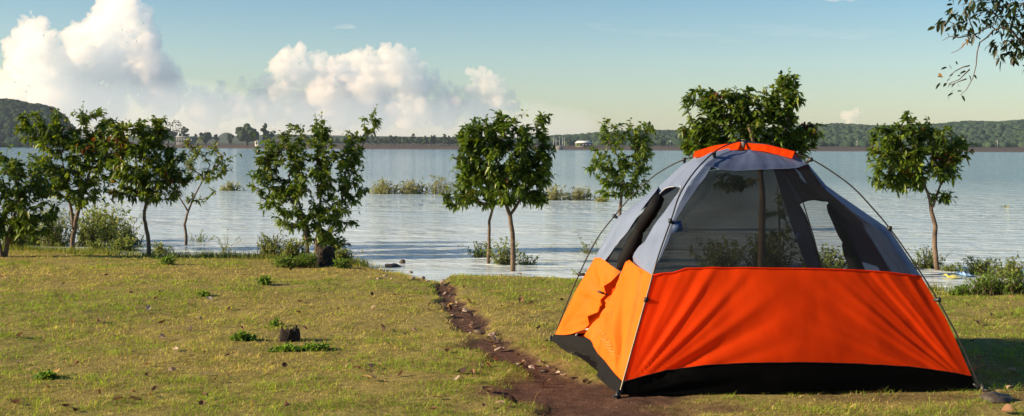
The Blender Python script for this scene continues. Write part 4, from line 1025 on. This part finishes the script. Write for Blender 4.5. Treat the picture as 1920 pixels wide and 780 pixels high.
# clips holding the cloth to the poles
def clip(pp, fp, A, B, s=.012):
    a = plane_hit(pp[0], pp[1], A, B); b = plane_hit(fp[0], fp[1], A, B); mb = MB()
    mb.tube([a + (a - b).normalized() * .012, a, b], [s * .9, s * 1.1, s * .7], 8); mb.box(tuple(a - Vector((.011, .013, .014))), tuple(a + Vector((.011, .013, .014))))
    under(tent, mb.build('clip', MT['clip']))
for pp, fp in (((1086, 514), (1100, 516)), ((1152, 405), (1160, 410)), ((1283, 299), (1284, 308)), ((1520, 299), (1510, 306)), ((1668, 428), (1661, 432)), ((1760, 562), (1749, 563))): clip(pp, fp, RLg, FRg)
for pp, fp in (((1211, 562), (1216, 562)), ((1257, 414), (1260, 418)), ((1339, 289), (1340, 298))): clip(pp, fp, FLg, RRg)
for c in ('FL', 'FR', 'RL', 'RR'):
    ft_ = FEET[c][0]; mb = MB(); d = (ft_ - CT).normalized()
    mb.tube([ft_ + Vector((0, 0, .05)), ft_ + d * .012 + Vector((0, 0, .012)), ft_ + d * .03 + Vector((0, 0, -.04))], [.008, .016, .012], 8)
    mb.tube([ft_ + d * .03 + Vector((-.02, 0, .02)), ft_ + d * .05 + Vector((0, -.01, .012)), ft_ + d * .03 + Vector((.03, 0, .01))], .006, 6)
    mb.tube([ft_ - d * .06 + Vector((0, 0, .05)), ft_ + Vector((0, 0, .02))], [.012, .008], 6)
    under(tent, mb.build('peg_loop', MT['clip'], smooth=True))

# ------------------------------------------------------------------ far shore
def ico(sub=1):
    import bmesh
    bm = bmesh.new(); bmesh.ops.create_icosphere(bm, subdivisions=sub, radius=1)
    V = np.array([v.co[:] for v in bm.verts]); Fa = np.array([[v.index for v in f.verts] for f in bm.faces]); bm.free(); return V, Fa
IV1, IF1 = ico(2); IV, IF = ico(2); IV3, IF3 = ico(3)
def puffs(P, Rr, cols, name, mat, amp=.45, squash=.85, seed=0, iv=None, fr=1.6):
    V0, F0 = iv or ((IV1, IF1) if len(P) > 1500 else (IV, IF)); n = len(P); k = len(V0)
    off = R_.uniform(0, 50, (n, 1, 3)); Q = V0[None] * fr + off
    nz = fbm(Q[..., 0], Q[..., 1], Q[..., 2], 5 + seed, 2)
    V = V0[None] * (1 + (nz - .5)[..., None] * 2 * amp) * np.asarray(Rr)[:, None, None]
    V[..., 2] *= squash; V = V + np.asarray(P)[:, None, :]
    C = np.repeat(cols, k, 0) * (.8 + .4 * nz.reshape(-1, 1))
    Fc = (F0[None] + (np.arange(n) * k)[:, None, None]).reshape(-1, 3)
    return mesh_np(name, V.reshape(-1, 3), Fc.ravel(), np.arange(len(Fc)) * 3, mat, cols=C)
def hx(px, Y): return (px - CX) / F * Y
def hz(px, py, Y): return at(px, py, Y).z
# hills: ridge heights read along the photograph at their own distances
def ridge(name, pts, Y0, Y1, trees=None, base=3.4):
    """wooded slope rising from Y0 to a ridge at Y1"""
    px = np.array([q[0] for q in pts], float); pz = np.array([hz(a, b + 7, Y1) for a, b in pts])
    U = np.linspace(px[0], px[-1], 120); T = np.linspace(0, 1.6, 22)
    A, B = np.meshgrid(U, T); Y = Y0 + (Y1 - Y0) * B; X = (A - CX) / F * Y
    zr = np.interp(A, px, pz)
    Zt = np.where(B <= 1, base + (zr - base) * sstep(0, 1, B), zr - (B - 1) * 1.2 * (zr - 2))
    Zt = Zt + (fbm(X / 60, Y / 60, 0.0, 14, 3) - .5) * 3 * np.clip(B, 0, 1) - .5 - 4.5 * (np.abs(A - A.mean()) > (px[-1]-px[0]) * .495)
    V, Q = grid(X, Y, Zt)
    o = mesh_np(name, V, Q.ravel(), np.arange(len(Q)) * 4, trees, smooth=True); tag(o, kind='structure')
    return px, pz
hm = simple('hill_scrub', (.012, .025, .014), (.035, .05, .022), .03, .95, 0)
def wood(pts, Y0, Y1, n, rad, label, base=3.4, col=((.016, .034, .022), (.045, .07, .035)), top=0.0, amp=.4, lowcut=.0):
    px = np.array([q[0] for q in pts], float); pz = np.array([hz(a, b, Y1) for a, b in pts])
    A = R_.uniform(px[0], px[-1], n); B = R_.random(n) ** .8
    B[: n // 4] = R_.uniform(.92, 1.03, n // 4)
    B = lowcut + (1 - lowcut) * B
    Y = Y0 + (Y1 - Y0) * B; X = (A - CX) / F * Y; zr = np.interp(A, px, pz)
    Zt = base + (zr - base) * sstep(0, 1, B); r = rad * R_.uniform(.55, 1.25, n)
    Zt = Zt - r * .2 + top
    keep = fbm(X / 35, Y / 35, 0.0, 44, 3) + R_.random(n) * .3 > (.38 if Y1 > 900 else .3)
    t = R_.random((n, 1)); C = np.array(col[0]) * (1 - t) + np.array(col[1]) * t
    P = np.stack([X, Y, Zt], 1)[keep]
    o = puffs(P, r[keep], C[keep], 'woodland', MT['farleaf'], amp, .9, 3); tag(o, label, 'woodland', kind='stuff'); return o
RH = [(1000, 262), (1060, 258), (1130, 253), (1200, 249), (1290, 250), (1400, 246), (1530, 240), (1560, 237), (1600, 238), (1650, 241), (1700, 240), (1760, 237), (1810, 232), (1870, 233), (1920, 230), (2050, 226), (2300, 228)]
ridge('hills', RH, 790, 1250, hm)
wood([(a, b + 1) for a, b in RH], 780, 1250, 8500, 3.3, 'wooded hills along the right half of the far shore', top=1.0)
LH = [(-500, 190), (-200, 176), (-60, 186), (0, 190), (30, 192), (55, 198), (80, 200), (100, 208), (118, 222), (135, 245), (150, 266)]
ridge('hills', LH, 700, 820, hm)
wood([(a, b + 1) for a, b in LH], 690, 820, 2600, 3.0, 'dark wood on the knoll at the far left', col=((.008, .02, .013), (.028, .048, .024)))
MD = [(560, 264), (620, 262), (680, 262), (760, 262), (860, 262), (960, 261), (1060, 260)]
wood(MD, 900, 1000, 420, 2.6, 'low hazy wood behind the row of shoreline trees', base=7)
MR = [(1060, 262), (1120, 256), (1200, 253), (1290, 254)]
# a very distant pale peak
V, Q = grid(*(lambda A, B: (hx(A, 1900), 1900 + B * 60, np.maximum(0, (hz(425, 246, 1900) * np.exp(-((A - 425) / 26) ** 2)) * (1 - np.abs(B)) ))) (*np.meshgrid(np.linspace(340, 520, 60), np.linspace(-1, 1, 12))))
tag(mesh_np('hills', V, Q.ravel(), np.arange(len(Q)) * 4, hm, smooth=True), kind='structure')
V, Q = grid(*(lambda A, B: (hx(A, 1500), 1500 + B * 60, np.maximum(0, (np.interp(A, [150, 300, 420, 520, 700, 1000], [14, 16, 15, 19, 17, 15])) * (1 - np.abs(B))))) (*np.meshgrid(np.linspace(120, 1010, 120), np.linspace(-1, 1, 12))))
tag(mesh_np('hills', V, Q.ravel(), np.arange(len(Q)) * 4, hm, smooth=True), kind='structure')
def fartree(px, ybase, ytop, wpx, Y, label, kind='round', group='trees along the far shore', name='far_tree'):
    b = at(px, ybase, Y); s = Y / F; H = (ybase - ytop) * s; W = wpx * s
    gz = float(height(b.x, Y)); b.z = min(b.z, gz + .3)
    H = at(px, ytop, Y).z - b.z
    root = thing(name, (b.x, b.y, b.z), label, 'tree', group)
    mb = MB(); mb.tube([Vector(b) + Vector((0, 0, -.5)), Vector(b) + Vector((.1, 0, H * .45)), Vector(b) + Vector((0, 0, H * .7))], [W * .05 + .12, W * .035 + .08, .06], 7); 
    P = []; Rr = []
    k = 60 if wpx > 25 else 26
    if kind == 'round':
        for _ in range(k):
            u = unit(R_.normal(0, 1, 3)) * R_.random() ** .4; P.append([b.x + u[0] * W * .40, b.y + u[1] * W * .36, b.z + H * .56 + u[2] * H * .36]); Rr.append(W * R_.uniform(.07, .16))
    elif kind == 'tall':
        for _ in range(k):
            t = R_.random(); P.append([b.x + R_.normal(0, .2) * W * (1.1 - t), b.y + R_.normal(0, .2) * W, b.z + H * (.25 + .72 * t)]); Rr.append(W * R_.uniform(.12, .24) * (1.15 - .6 * t))
    elif kind == 'airy':
        for i in range(9):
            a = R_.uniform(0, 2*PI); e = R_.uniform(.45, .95)
            mb.tube([Vector(b) + Vector((0, 0, H * .3)), Vector(b) + Vector((math.cos(a) * W * .25, math.sin(a) * W * .25, H * (.3 + e * .4))), Vector(b) + Vector((math.cos(a) * W * .42 * (1.3 - e), math.sin(a) * W * .4 * (1.3 - e), H * e))], [.16, .1, .05], 5)
        for _ in range(150):
            u = unit(R_.normal(0, 1, 3)); P.append([b.x + u[0] * W * .46, b.y + u[1] * W * .42, b.z + H * .56 + u[2] * H * .42]); Rr.append(W * R_.uniform(.02, .055))
    under(root, mb.build('trunk', MT['bark']))
    n = len(P); t = R_.random((n, 1)); c = np.array((.018, .034, .016)) * (1-t) + np.array((.045, .06, .025)) * t
    if kind == 'airy': c = c * 0 + np.array((.10, .09, .075)) * (.8 + .5 * t)
    o = puffs(P, Rr, c, 'crown', MT['farleaf'], .5, .9, 9); under(root, o); return root
fartree(463, 273, 234, 46, 735, 'large dark round tree on the far bank left of the bushy tree')
fartree(497, 268, 231, 22, 745, 'upright dark tree just right of the large round far tree', 'tall')
fartree(508, 268, 238, 20, 750, 'second dark tree right of the large round far tree', 'round')
fartree(307, 262, 219, 27, 760, 'pale airy tree, left and taller of the far pair on the left', 'airy')
fartree(330, 262, 224, 24, 760, 'pale airy tree, right and lower of the far pair on the left', 'airy')
fartree(345, 264, 236, 22, 758, 'dark tree right of the pale airy pair on the far shore', 'round')
fartree(316, 264, 240, 30, 755, 'dark tree low in front of the pale airy pair', 'round')
fartree(276, 264, 233, 26, 757, 'dark tree left of the pale airy pair on the far shore', 'round')
fartree(292, 266, 244, 24, 753, 'low dark tree at the foot of the left airy tree', 'round')
fartree(386, 262, 246, 26, 762, 'flat-topped dark tree between the airy pair and the large round tree', 'round')
fartree(404, 263, 250, 18, 760, 'small tree left of the pale distant peak', 'round')
fartree(432, 264, 250, 18, 760, 'small tree below the pale distant peak', 'round')
fartree(366, 262, 250, 14, 762, 'small lone tree with a thin trunk left of the flat-topped far tree', 'tall')
fartree(590, 266, 246, 14, 760, 'pointed far tree seen between the sprigs of the bushy tree', 'tall')
fartree(573, 266, 252, 18, 760, 'low far tree behind the bushy tree', 'round')
seed_trees = []
xs_ = list(np.arange(690, 868, 8.4)) + [1066, 1240]
for i, px in enumerate(xs_):
    px = px + R_.uniform(-2, 2); kd = 'tall' if R_.random() < .35 else 'round'
    tp = R_.uniform(249, 258)
    if i < 5 or R_.random() < .7:
        pass
    fartree(px, 269, tp, R_.uniform(9, 15), 752 + R_.uniform(-6, 12), 'small dark tree in the row on the low far shore left of the Y-trunk tree' if px < 900 else ('small far tree left of the grey intake tower' if False else 'small far tree beside the round-crowned lake tree'), kd, 'row of small trees on the far shore')
# buildings and masts
def building(px0, px1, ytop, ybase, Y, depth, label, rooftype='flat', wallm='paint', floors=1, name='building', nwin=5):
    a = at(px0, ybase, Y); c = at(px1, ytop, Y); g = float(height((a.x + c.x)/2, Y)); b = Vector(((a.x + c.x)/2, Y, g))
    root = thing(name, tuple(b), label, 'building')
    H = c.z - g; W = c.x - a.x; hr = H * .35 if rooftype == 'gable' else .25
    mb = MB(); mb.box((a.x, Y, g - 1), (c.x, Y + depth, c.z - hr)); under(root, mb.build('wall', MT[wallm]))
    mb = MB()
    if rooftype == 'gable':
        z0 = c.z - hr; e = .5
        mb.add([(a.x - e, Y - e, z0), (c.x + e, Y - e, z0), (c.x + e, Y + depth + e, z0), (a.x - e, Y + depth + e, z0), (a.x + W * .12, Y + depth / 2, c.z), (c.x - W * .12, Y + depth / 2, c.z)], [(0, 1, 5, 4), (2, 3, 4, 5), (1, 2, 5), (3, 0, 4), (3, 2, 1, 0)])
    else: mb.box((a.x - .3, Y - .3, c.z - hr + .003), (c.x + .3, Y + depth + .3, c.z))
    under(root, mb.build('roof', MT['roof']))
    for i in range(nwin):
        x = a.x + W * (i + .5) / nwin; w = W / nwin * .3
        mb = MB(); mb.box((x - w, Y - .06, g + (H - hr) * .35), (x + w, Y + .1, g + (H - hr) * .8)); under(root, mb.build('window' if i != nwin // 2 else 'door', MT['glass']))
    return root
building(1080, 1110, 264, 271, 735, 8, 'long low hall with a pale roof on the far shore, left of the round-crowned tree', 'gable', wallm='concrete')
building(478, 491, 264, 275, 728, 5, 'tiny white hut at the right foot of the large round far tree', nwin=3)
building(330, 362, 256, 266, 745, 6, 'long low grey building on the terrace below the pale airy trees', wallm='concrete', nwin=7)
building(278, 288, 247, 256, 770, 5, 'small house with a pale roof left of the airy trees', 'gable', nwin=3)
# intake tower standing at the far shore
b = at(1048, 279, 696); root = thing('intake_tower', (b.x, b.y, WATER), 'grey frame water tower with thin posts on the far shore right of the Y-trunk tree', 'tower'); s = 696 / F
mb = MB(); mb.box((b.x - 5*s, 694, -1.5), (b.x + 7*s, 698, at(1048, 273, 696).z)); under(root, mb.build('base', MT['concrete']))
for dx in (-10, -5.5, 1, 6.5, 10):
    mb = MB(); mb.box((b.x + dx*s - .13, 695.87, -1.5), (b.x + dx*s + .13, 696.13, at(1048, 257, 696).z)); under(root, mb.build('post', MT['steel']))
mb = MB(); mb.box((b.x - 11*s, 695, at(1048, 257.5, 696).z + .003), (b.x - 4.5*s, 697, at(1048, 256.5, 696).z)); mb.box((b.x - 10*s, 695.9, at(1048, 265, 696).z), (b.x + 10*s, 696.1, at(1048, 264, 696).z)); under(root, mb.build('platform', MT['concrete']))
b = at(156, 262, 840); root = thing('radio_mast', (b.x, b.y, 4), 'thin pale mast on the skyline above the second tree from the left', 'mast')
mb = MB(); zt = at(156, 188, 840).z; mb.tube([(b.x, b.y, 2), (b.x, b.y, zt)], [.32, .14], 5)
under(root, mb.build('pole', MT['steel'])); mb = MB(); mb.box((b.x - .8, b.y - .3, zt - 1.2), (b.x + .8, b.y + .3, zt - .4)); under(root, mb.build('antenna', MT['steel']))
for px in (1257, 1607, 1870):
    b = at(px, 280, 760); zt = at(px, 263, 760).z; mb = MB(); mb.tube([(b.x, b.y, 3), (b.x, b.y, zt)], .16, 5); mb.box((b.x - .9, b.y - .08, zt - .8), (b.x + .9, b.y + .08, zt - .6))
    tag(mb.build('utility_pole', MT['steel']), {1257: 'pale utility pole on the far shore left of the largest tree', 1607: 'pale utility pole on the far shore between the two right trees', 1870: 'pale utility pole on the far shore near the right edge'}[px], 'utility pole', 'utility poles on the far shore')

# ------------------------------------------------------------------ sky, sun, haze, clouds
SUN_EL = math.radians(21); sx_, sy_ = -1.0, -0.20
az = math.atan2(sx_, sy_)
W = bpy.data.worlds.new('World'); SC.world = W; W.use_nodes = True; nt = W.node_tree
bg = nt.nodes['Background']; sky = nt.nodes.new('ShaderNodeTexSky'); sky.sky_type = 'NISHITA'; sky.sun_disc = False
sky.sun_elevation = SUN_EL; sky.sun_rotation = az % (2*PI); sky.air_density = 1.0; sky.dust_density = .6; sky.ozone_density = 2.2; sky.altitude = 0
hs = nt.nodes.new('ShaderNodeHueSaturation'); hs.inputs['Saturation'].default_value = 1.45; hs.inputs['Hue'].default_value = .5
L(nt, sky.outputs[0], hs.inputs['Color']); L(nt, hs.outputs[0], bg.inputs[0]); bg.inputs[1].default_value = .055
sl = bpy.data.lights.new('sun', 'SUN'); so = bpy.data.objects.new('sun', sl); COL.objects.link(so)
sl.energy = 4.8; sl.angle = math.radians(.5); sl.color = (1, .80, .56)
d = Vector((sx_, sy_, 0)).normalized() * math.cos(SUN_EL) + Vector((0, 0, math.sin(SUN_EL)))
so.rotation_euler = (-d).to_track_quat('-Z', 'Y').to_euler(); so.location = (-8, -2, 12)
# haze
mb = MB(); mb.box((-2700, -700, -3), (2700, 3300, 62)); m, nt, out = newmat('air')
v = nt.nodes.new('ShaderNodeVolumePrincipled'); v.inputs['Color'].default_value = (.72, .86, 1, 1); v.inputs['Density'].default_value = .00009; v.inputs['Anisotropy'].default_value = .2
L(nt, v.outputs[0], out.inputs['Volume']); ho = mb.build('haze', m); tag(ho, 'thin pale haze over the lake and far hills', 'haze', kind='stuff')
# clouds
CD = 9000.0
def cloud(name, blobs, label, sub=34, voxel=10, flat=.9, base=None):
    s = CD / F; P = []; Rr = []
    for (px, py, r) in blobs:
        c = np.array(at(px, py, CD)); c[1] += R_.uniform(-1, 1) * r * s * .8 + (0 if py < 140 else r * s * .6); P.append(c); Rr.append(r * s)
        for _ in range(sub):
            u = unit(R_.normal(0, 1, 3)); u[1] = -abs(u[1]) if R_.random() < .7 else u[1]
            if u[2] < -.3: continue
            k = R_.uniform(.16, .38); P.append(c + u * r * s * R_.uniform(.75, 1.0)); Rr.append(r * s * k)
            for _ in range(5):
                w_ = unit(R_.normal(0, 1, 3)); 
                if (w_ * u).sum() > 0: P.append(P[-1 - 0] * 0 + c + u * r * s * .9 + w_ * r * s * k * .9); Rr.append(r * s * k * R_.uniform(.25, .5))
    P = np.array(P); Rr = np.array(Rr)
    o = puffs(P, Rr, np.ones((len(P), 3)), name, CM, .10, 1, 2)
    md = o.modifiers.new('r', 'REMESH'); md.mode = 'VOXEL'; md.voxel_size = voxel; md.use_smooth_shade = True
    dg = bpy.context.evaluated_depsgraph_get(); ev = o.evaluated_get(dg); me = bpy.data.meshes.new_from_object(ev); o.modifiers.clear()
    old = o.data; o.data = me; bpy.data.meshes.remove(old)
    n = len(me.vertices); co = np.empty(n * 3, np.float32); me.vertices.foreach_get('co', co); co = co.reshape(-1, 3).astype(float)
    no = np.empty(n * 3, np.float32); me.vertices.foreach_get('normal', no); no = no.reshape(-1, 3)
    q = co / 90
    a = np.abs(fbm(q[:, 0], q[:, 1], q[:, 2], 91, 2) - .5) * 1.6 + np.abs(vnoise(q[:, 0] * 3.1, q[:, 1] * 3.1, q[:, 2] * 3.1, 95) - .5) * .5 + np.abs(vnoise(q[:, 0] * 6.5, q[:, 1] * 6.5, q[:, 2] * 6.5, 97) - .5) * .22 - .3
    co = co + no * (a * 120)[:, None]
    me.vertices.foreach_set('co', co.astype(np.float32).ravel()); me.update(); me.materials.clear(); me.materials.append(CM)
    tag(o, label, 'cloud'); return o
CM, nt, out = newmat('cloud_vapour')
vs = nt.nodes.new('ShaderNodeVolumeScatter'); vs.inputs['Color'].default_value = (.44, .355, .265, 1); vs.inputs['Density'].default_value = .019; vs.inputs['Anisotropy'].default_value = .0
L(nt, vs.outputs[0], out.inputs['Volume'])
c1 = [(60, 62, 30), (45, 100, 30), (75, 95, 36), (50, 128, 28), (95, 125, 42), (60, 165, 40), (128, 110, 26), (150, 62, 22), (165, 95, 36), (150, 135, 40), (185, 38, 24), (205, 12, 26), (235, 28, 34), (205, 70, 44), (262, 52, 34), (278, 80, 34), (240, 100, 50), (285, 120, 36), (200, 130, 50), (260, 150, 50), (312, 140, 26), (330, 158, 20), (110, 165, 44), (180, 190, 50), (300, 180, 40), (360, 180, 22), (0, 150, 24), (15, 180, 40), (395, 185, 18), (415, 168, 9), (20, 205, 50), (100, 205, 50), (380, 205, 36), (420, 200, 28), (240, 2, 18), (222, -14, 16)]
cloud('cloud', c1, 'tall towering white cumulus with cream-lit left edges at the upper left')
c2 = [(540, 108, 18), (562, 104, 18), (585, 112, 16), (525, 130, 20), (555, 138, 32), (500, 152, 16), (476, 160, 12), (455, 163, 9), (590, 145, 30), (605, 118, 14), (625, 125, 20), (650, 118, 18), (655, 105, 10), (640, 150, 34), (680, 115, 22), (700, 135, 30), (722, 100, 18), (745, 104, 20), (765, 120, 22), (785, 128, 18), (740, 140, 36), (690, 165, 40), (790, 155, 24), (815, 160, 18), (830, 175, 20), (770, 170, 36), (610, 175, 36), (530, 172, 30), (480, 182, 24), (840, 190, 20), (500, 205, 34), (560, 205, 40), (630, 205, 44), (700, 205, 44), (770, 205, 40), (830, 208, 34), (450, 200, 26)]
cloud('cloud', c2, 'broad lumpy white cumulus above the middle of the lake')
c3 = [(885, 142, 11), (900, 140, 12), (912, 150, 16), (928, 156, 16), (941, 168, 15), (905, 168, 20), (880, 168, 12), (862, 168, 11), (950, 182, 13), (925, 190, 26), (885, 195, 26), (850, 190, 18), (960, 200, 18), (905, 215, 30)]
cloud('cloud', c3, 'small peaked cumulus at the right end of the cloud bank')
c5 = [(1588, 214, 8), (1600, 211, 9), (1612, 216, 8), (1598, 221, 12)]
cloud('cloud', c5, 'tiny pinkish cloud low over the right hills', voxel=10)
# low veil of cloud in front of the cumulus bases: a wedge that thickens downwards
def volmat(name, col, dens, an=0.0):
    m, nt, out = newmat(name); v = nt.nodes.new('ShaderNodeVolumeScatter'); v.inputs['Color'].default_value = rgba(col); v.inputs['Density'].default_value = dens
    v.inputs['Anisotropy'].default_value = an; L(nt, v.outputs[0], out.inputs['Volume']); return m
VD = 7600.0
TOPX = [-600, -60, 0, 60, 150, 260, 340, 400, 440, 520, 700, 860, 960, 1020, 1080, 1125, 1150]
TOPY = [112, 120, 132, 142, 150, 150, 144, 150, 164, 174, 178, 180, 184, 190, 200, 212, 240]
def veil():
    U = np.linspace(-600, 1150, 420); T = np.linspace(0, 1, 16)
    A, B = np.meshgrid(U, T); tp = np.interp(A, TOPX, TOPY) - 9 * (fbm(A / 26, A * 0 + 2, 0.0, 81, 4) - .5) * 2 * sstep(0, 200, 1150 - A)
    py = tp + (290 - tp) * B; X = (A - CX) / F * VD; Z_ = CH + (-(py - CY) / F + (A - CX) / F * ROLL) * VD
    th = (20 + 1500 * (1 - np.exp(-B / .22)) * B ** .35) * sstep(0, 60, 1150 - A) * (.55 + .45 * sstep(1150, 500, A)) + 2
    Vf, Qf = grid(X, VD - th / 2, Z_); Vb, Qb = grid(X, VD + th / 2, Z_); n = len(Vf); ny, nx = A.shape
    Fs = [tuple(q) for q in Qf] + [tuple(q[::-1] + n) for q in Qb]
    bd = [i for i in range(nx)] + [j*nx + nx-1 for j in range(1, ny)] + [(ny-1)*nx + i for i in range(nx-2, -1, -1)] + [j*nx for j in range(ny-2, 0, -1)]
    for a, b in zip(bd, bd[1:] + bd[:1]): Fs.append((b, a, a + n, b + n))
    mb = MB(); mb.add(np.concatenate([Vf, Vb]), Fs); o = mb.build('cloud_bank', volmat('veil_vapour', (.20, .26, .33), .0027))
    import bmesh
    bm = bmesh.new(); bm.from_mesh(o.data); bmesh.ops.recalc_face_normals(bm, faces=bm.faces); bm.to_mesh(o.data); bm.free(); return o
tag(veil(), 'low grey-blue veil of cloud along the horizon from the left edge', 'cloud bank')
def aerial():
    # the deeper air below and in front of the cumulus: a wedge thickening towards the horizon
    zt = 1150.0; y0 = 5200.0
    V = [(-9000, y0, 0), (9000, y0, 0), (-9000, y0 + 900, 0), (9000, y0 + 900, 0), (-9000, y0 + 440, zt), (9000, y0 + 440, zt), (-9000, y0 + 460, zt), (9000, y0 + 460, zt)]
    mb = MB(); mb.add(V, [(0, 1, 5, 4), (3, 2, 6, 7), (2, 0, 4, 6), (1, 3, 7, 5), (4, 5, 7, 6), (2, 3, 1, 0)])
    o = mb.build('distant_haze', volmat('distant_air', (.34, .38, .42), .0007))
    import bmesh
    bm = bmesh.new(); bm.from_mesh(o.data); bmesh.ops.recalc_face_normals(bm, faces=bm.faces); bm.to_mesh(o.data); bm.free()
    tag(o, 'pale haze low in the sky behind the far hills', 'haze', kind='stuff')
aerial()
def streak(name, parts, label, dens, col, thick=60):
    P = []; Rr = []; s = CD / F
    for (x0, x1, y0, y1, r) in parts:
        k = int((x1 - x0) / 7) + 2
        for i in range(k):
            t = i / (k - 1); e = math.sin(PI * min(max(t, .04), .96)) ** .5
            for _ in range(3):
                q = np.array(at(x0 + (x1 - x0) * t + R_.normal(0, 4), y0 + (y1 - y0) * t + R_.normal(0, r * .6) * e, CD)); q[1] += R_.normal(0, 30); P.append(q); Rr.append(r * s * e * R_.uniform(.35, .9))
    P = np.array(P); Rr = np.array(Rr)
    V0, F0 = IV, IF; n = len(P); V = V0[None] * Rr[:, None, None] * np.array([4.5, 1.5, .8]) + P[:, None]; Fc = (F0[None] + (np.arange(n) * len(V0))[:, None, None]).reshape(-1, 3)
    m_ = volmat(name + '_vapour', col, dens)
    o = mesh_np(name, V.reshape(-1, 3), Fc.ravel(), np.arange(len(Fc)) * 3, m_)
    md = o.modifiers.new('r', 'REMESH'); md.mode = 'VOXEL'; md.voxel_size = 11
    dg = bpy.context.evaluated_depsgraph_get(); me = bpy.data.meshes.new_from_object(o.evaluated_get(dg)); o.modifiers.clear(); o.data = me; me.materials.clear(); me.materials.append(m_)
    tag(o, label, 'cloud')
streak('cloud_streak', [(1070, 1190, 46, 44, 3), (1090, 1200, 52, 60, 4), (1170, 1370, 62, 68, 6), (1330, 1420, 76, 78, 4)], 'long thin grey-lilac cloud streak, left one in the upper right sky', .0045, (.10, .10, .17))
streak('cloud_streak', [(1370, 1530, 48, 50, 5), (1400, 1560, 60, 62, 7), (1520, 1680, 66, 62, 7)], 'long thin grey-lilac cloud streak, right one in the upper right sky', .0045, (.10, .10, .17))
streak('cloud_streak', [(600, 690, 54, 52, 2), (635, 665, 48, 50, 3)], 'faint pale wisp high in the middle of the sky', .004, (.95, .95, .95))
streak('cloud_streak', [(1530, 1630, -1, -1, 4)], 'pale wisp cut by the top edge of the picture', .006, (.95, .95, .95))
SC.view_settings.view_transform = 'Standard'; SC.view_settings.look = 'None'; SC.view_settings.exposure = 1.25; SC.view_settings.gamma = 1
SC.cycles.max_bounces = 12; SC.cycles.transparent_max_bounces = 24; SC.cycles.transmission_bounces = 6; SC.cycles.volume_bounces = 12
SC.cycles.use_denoising = True
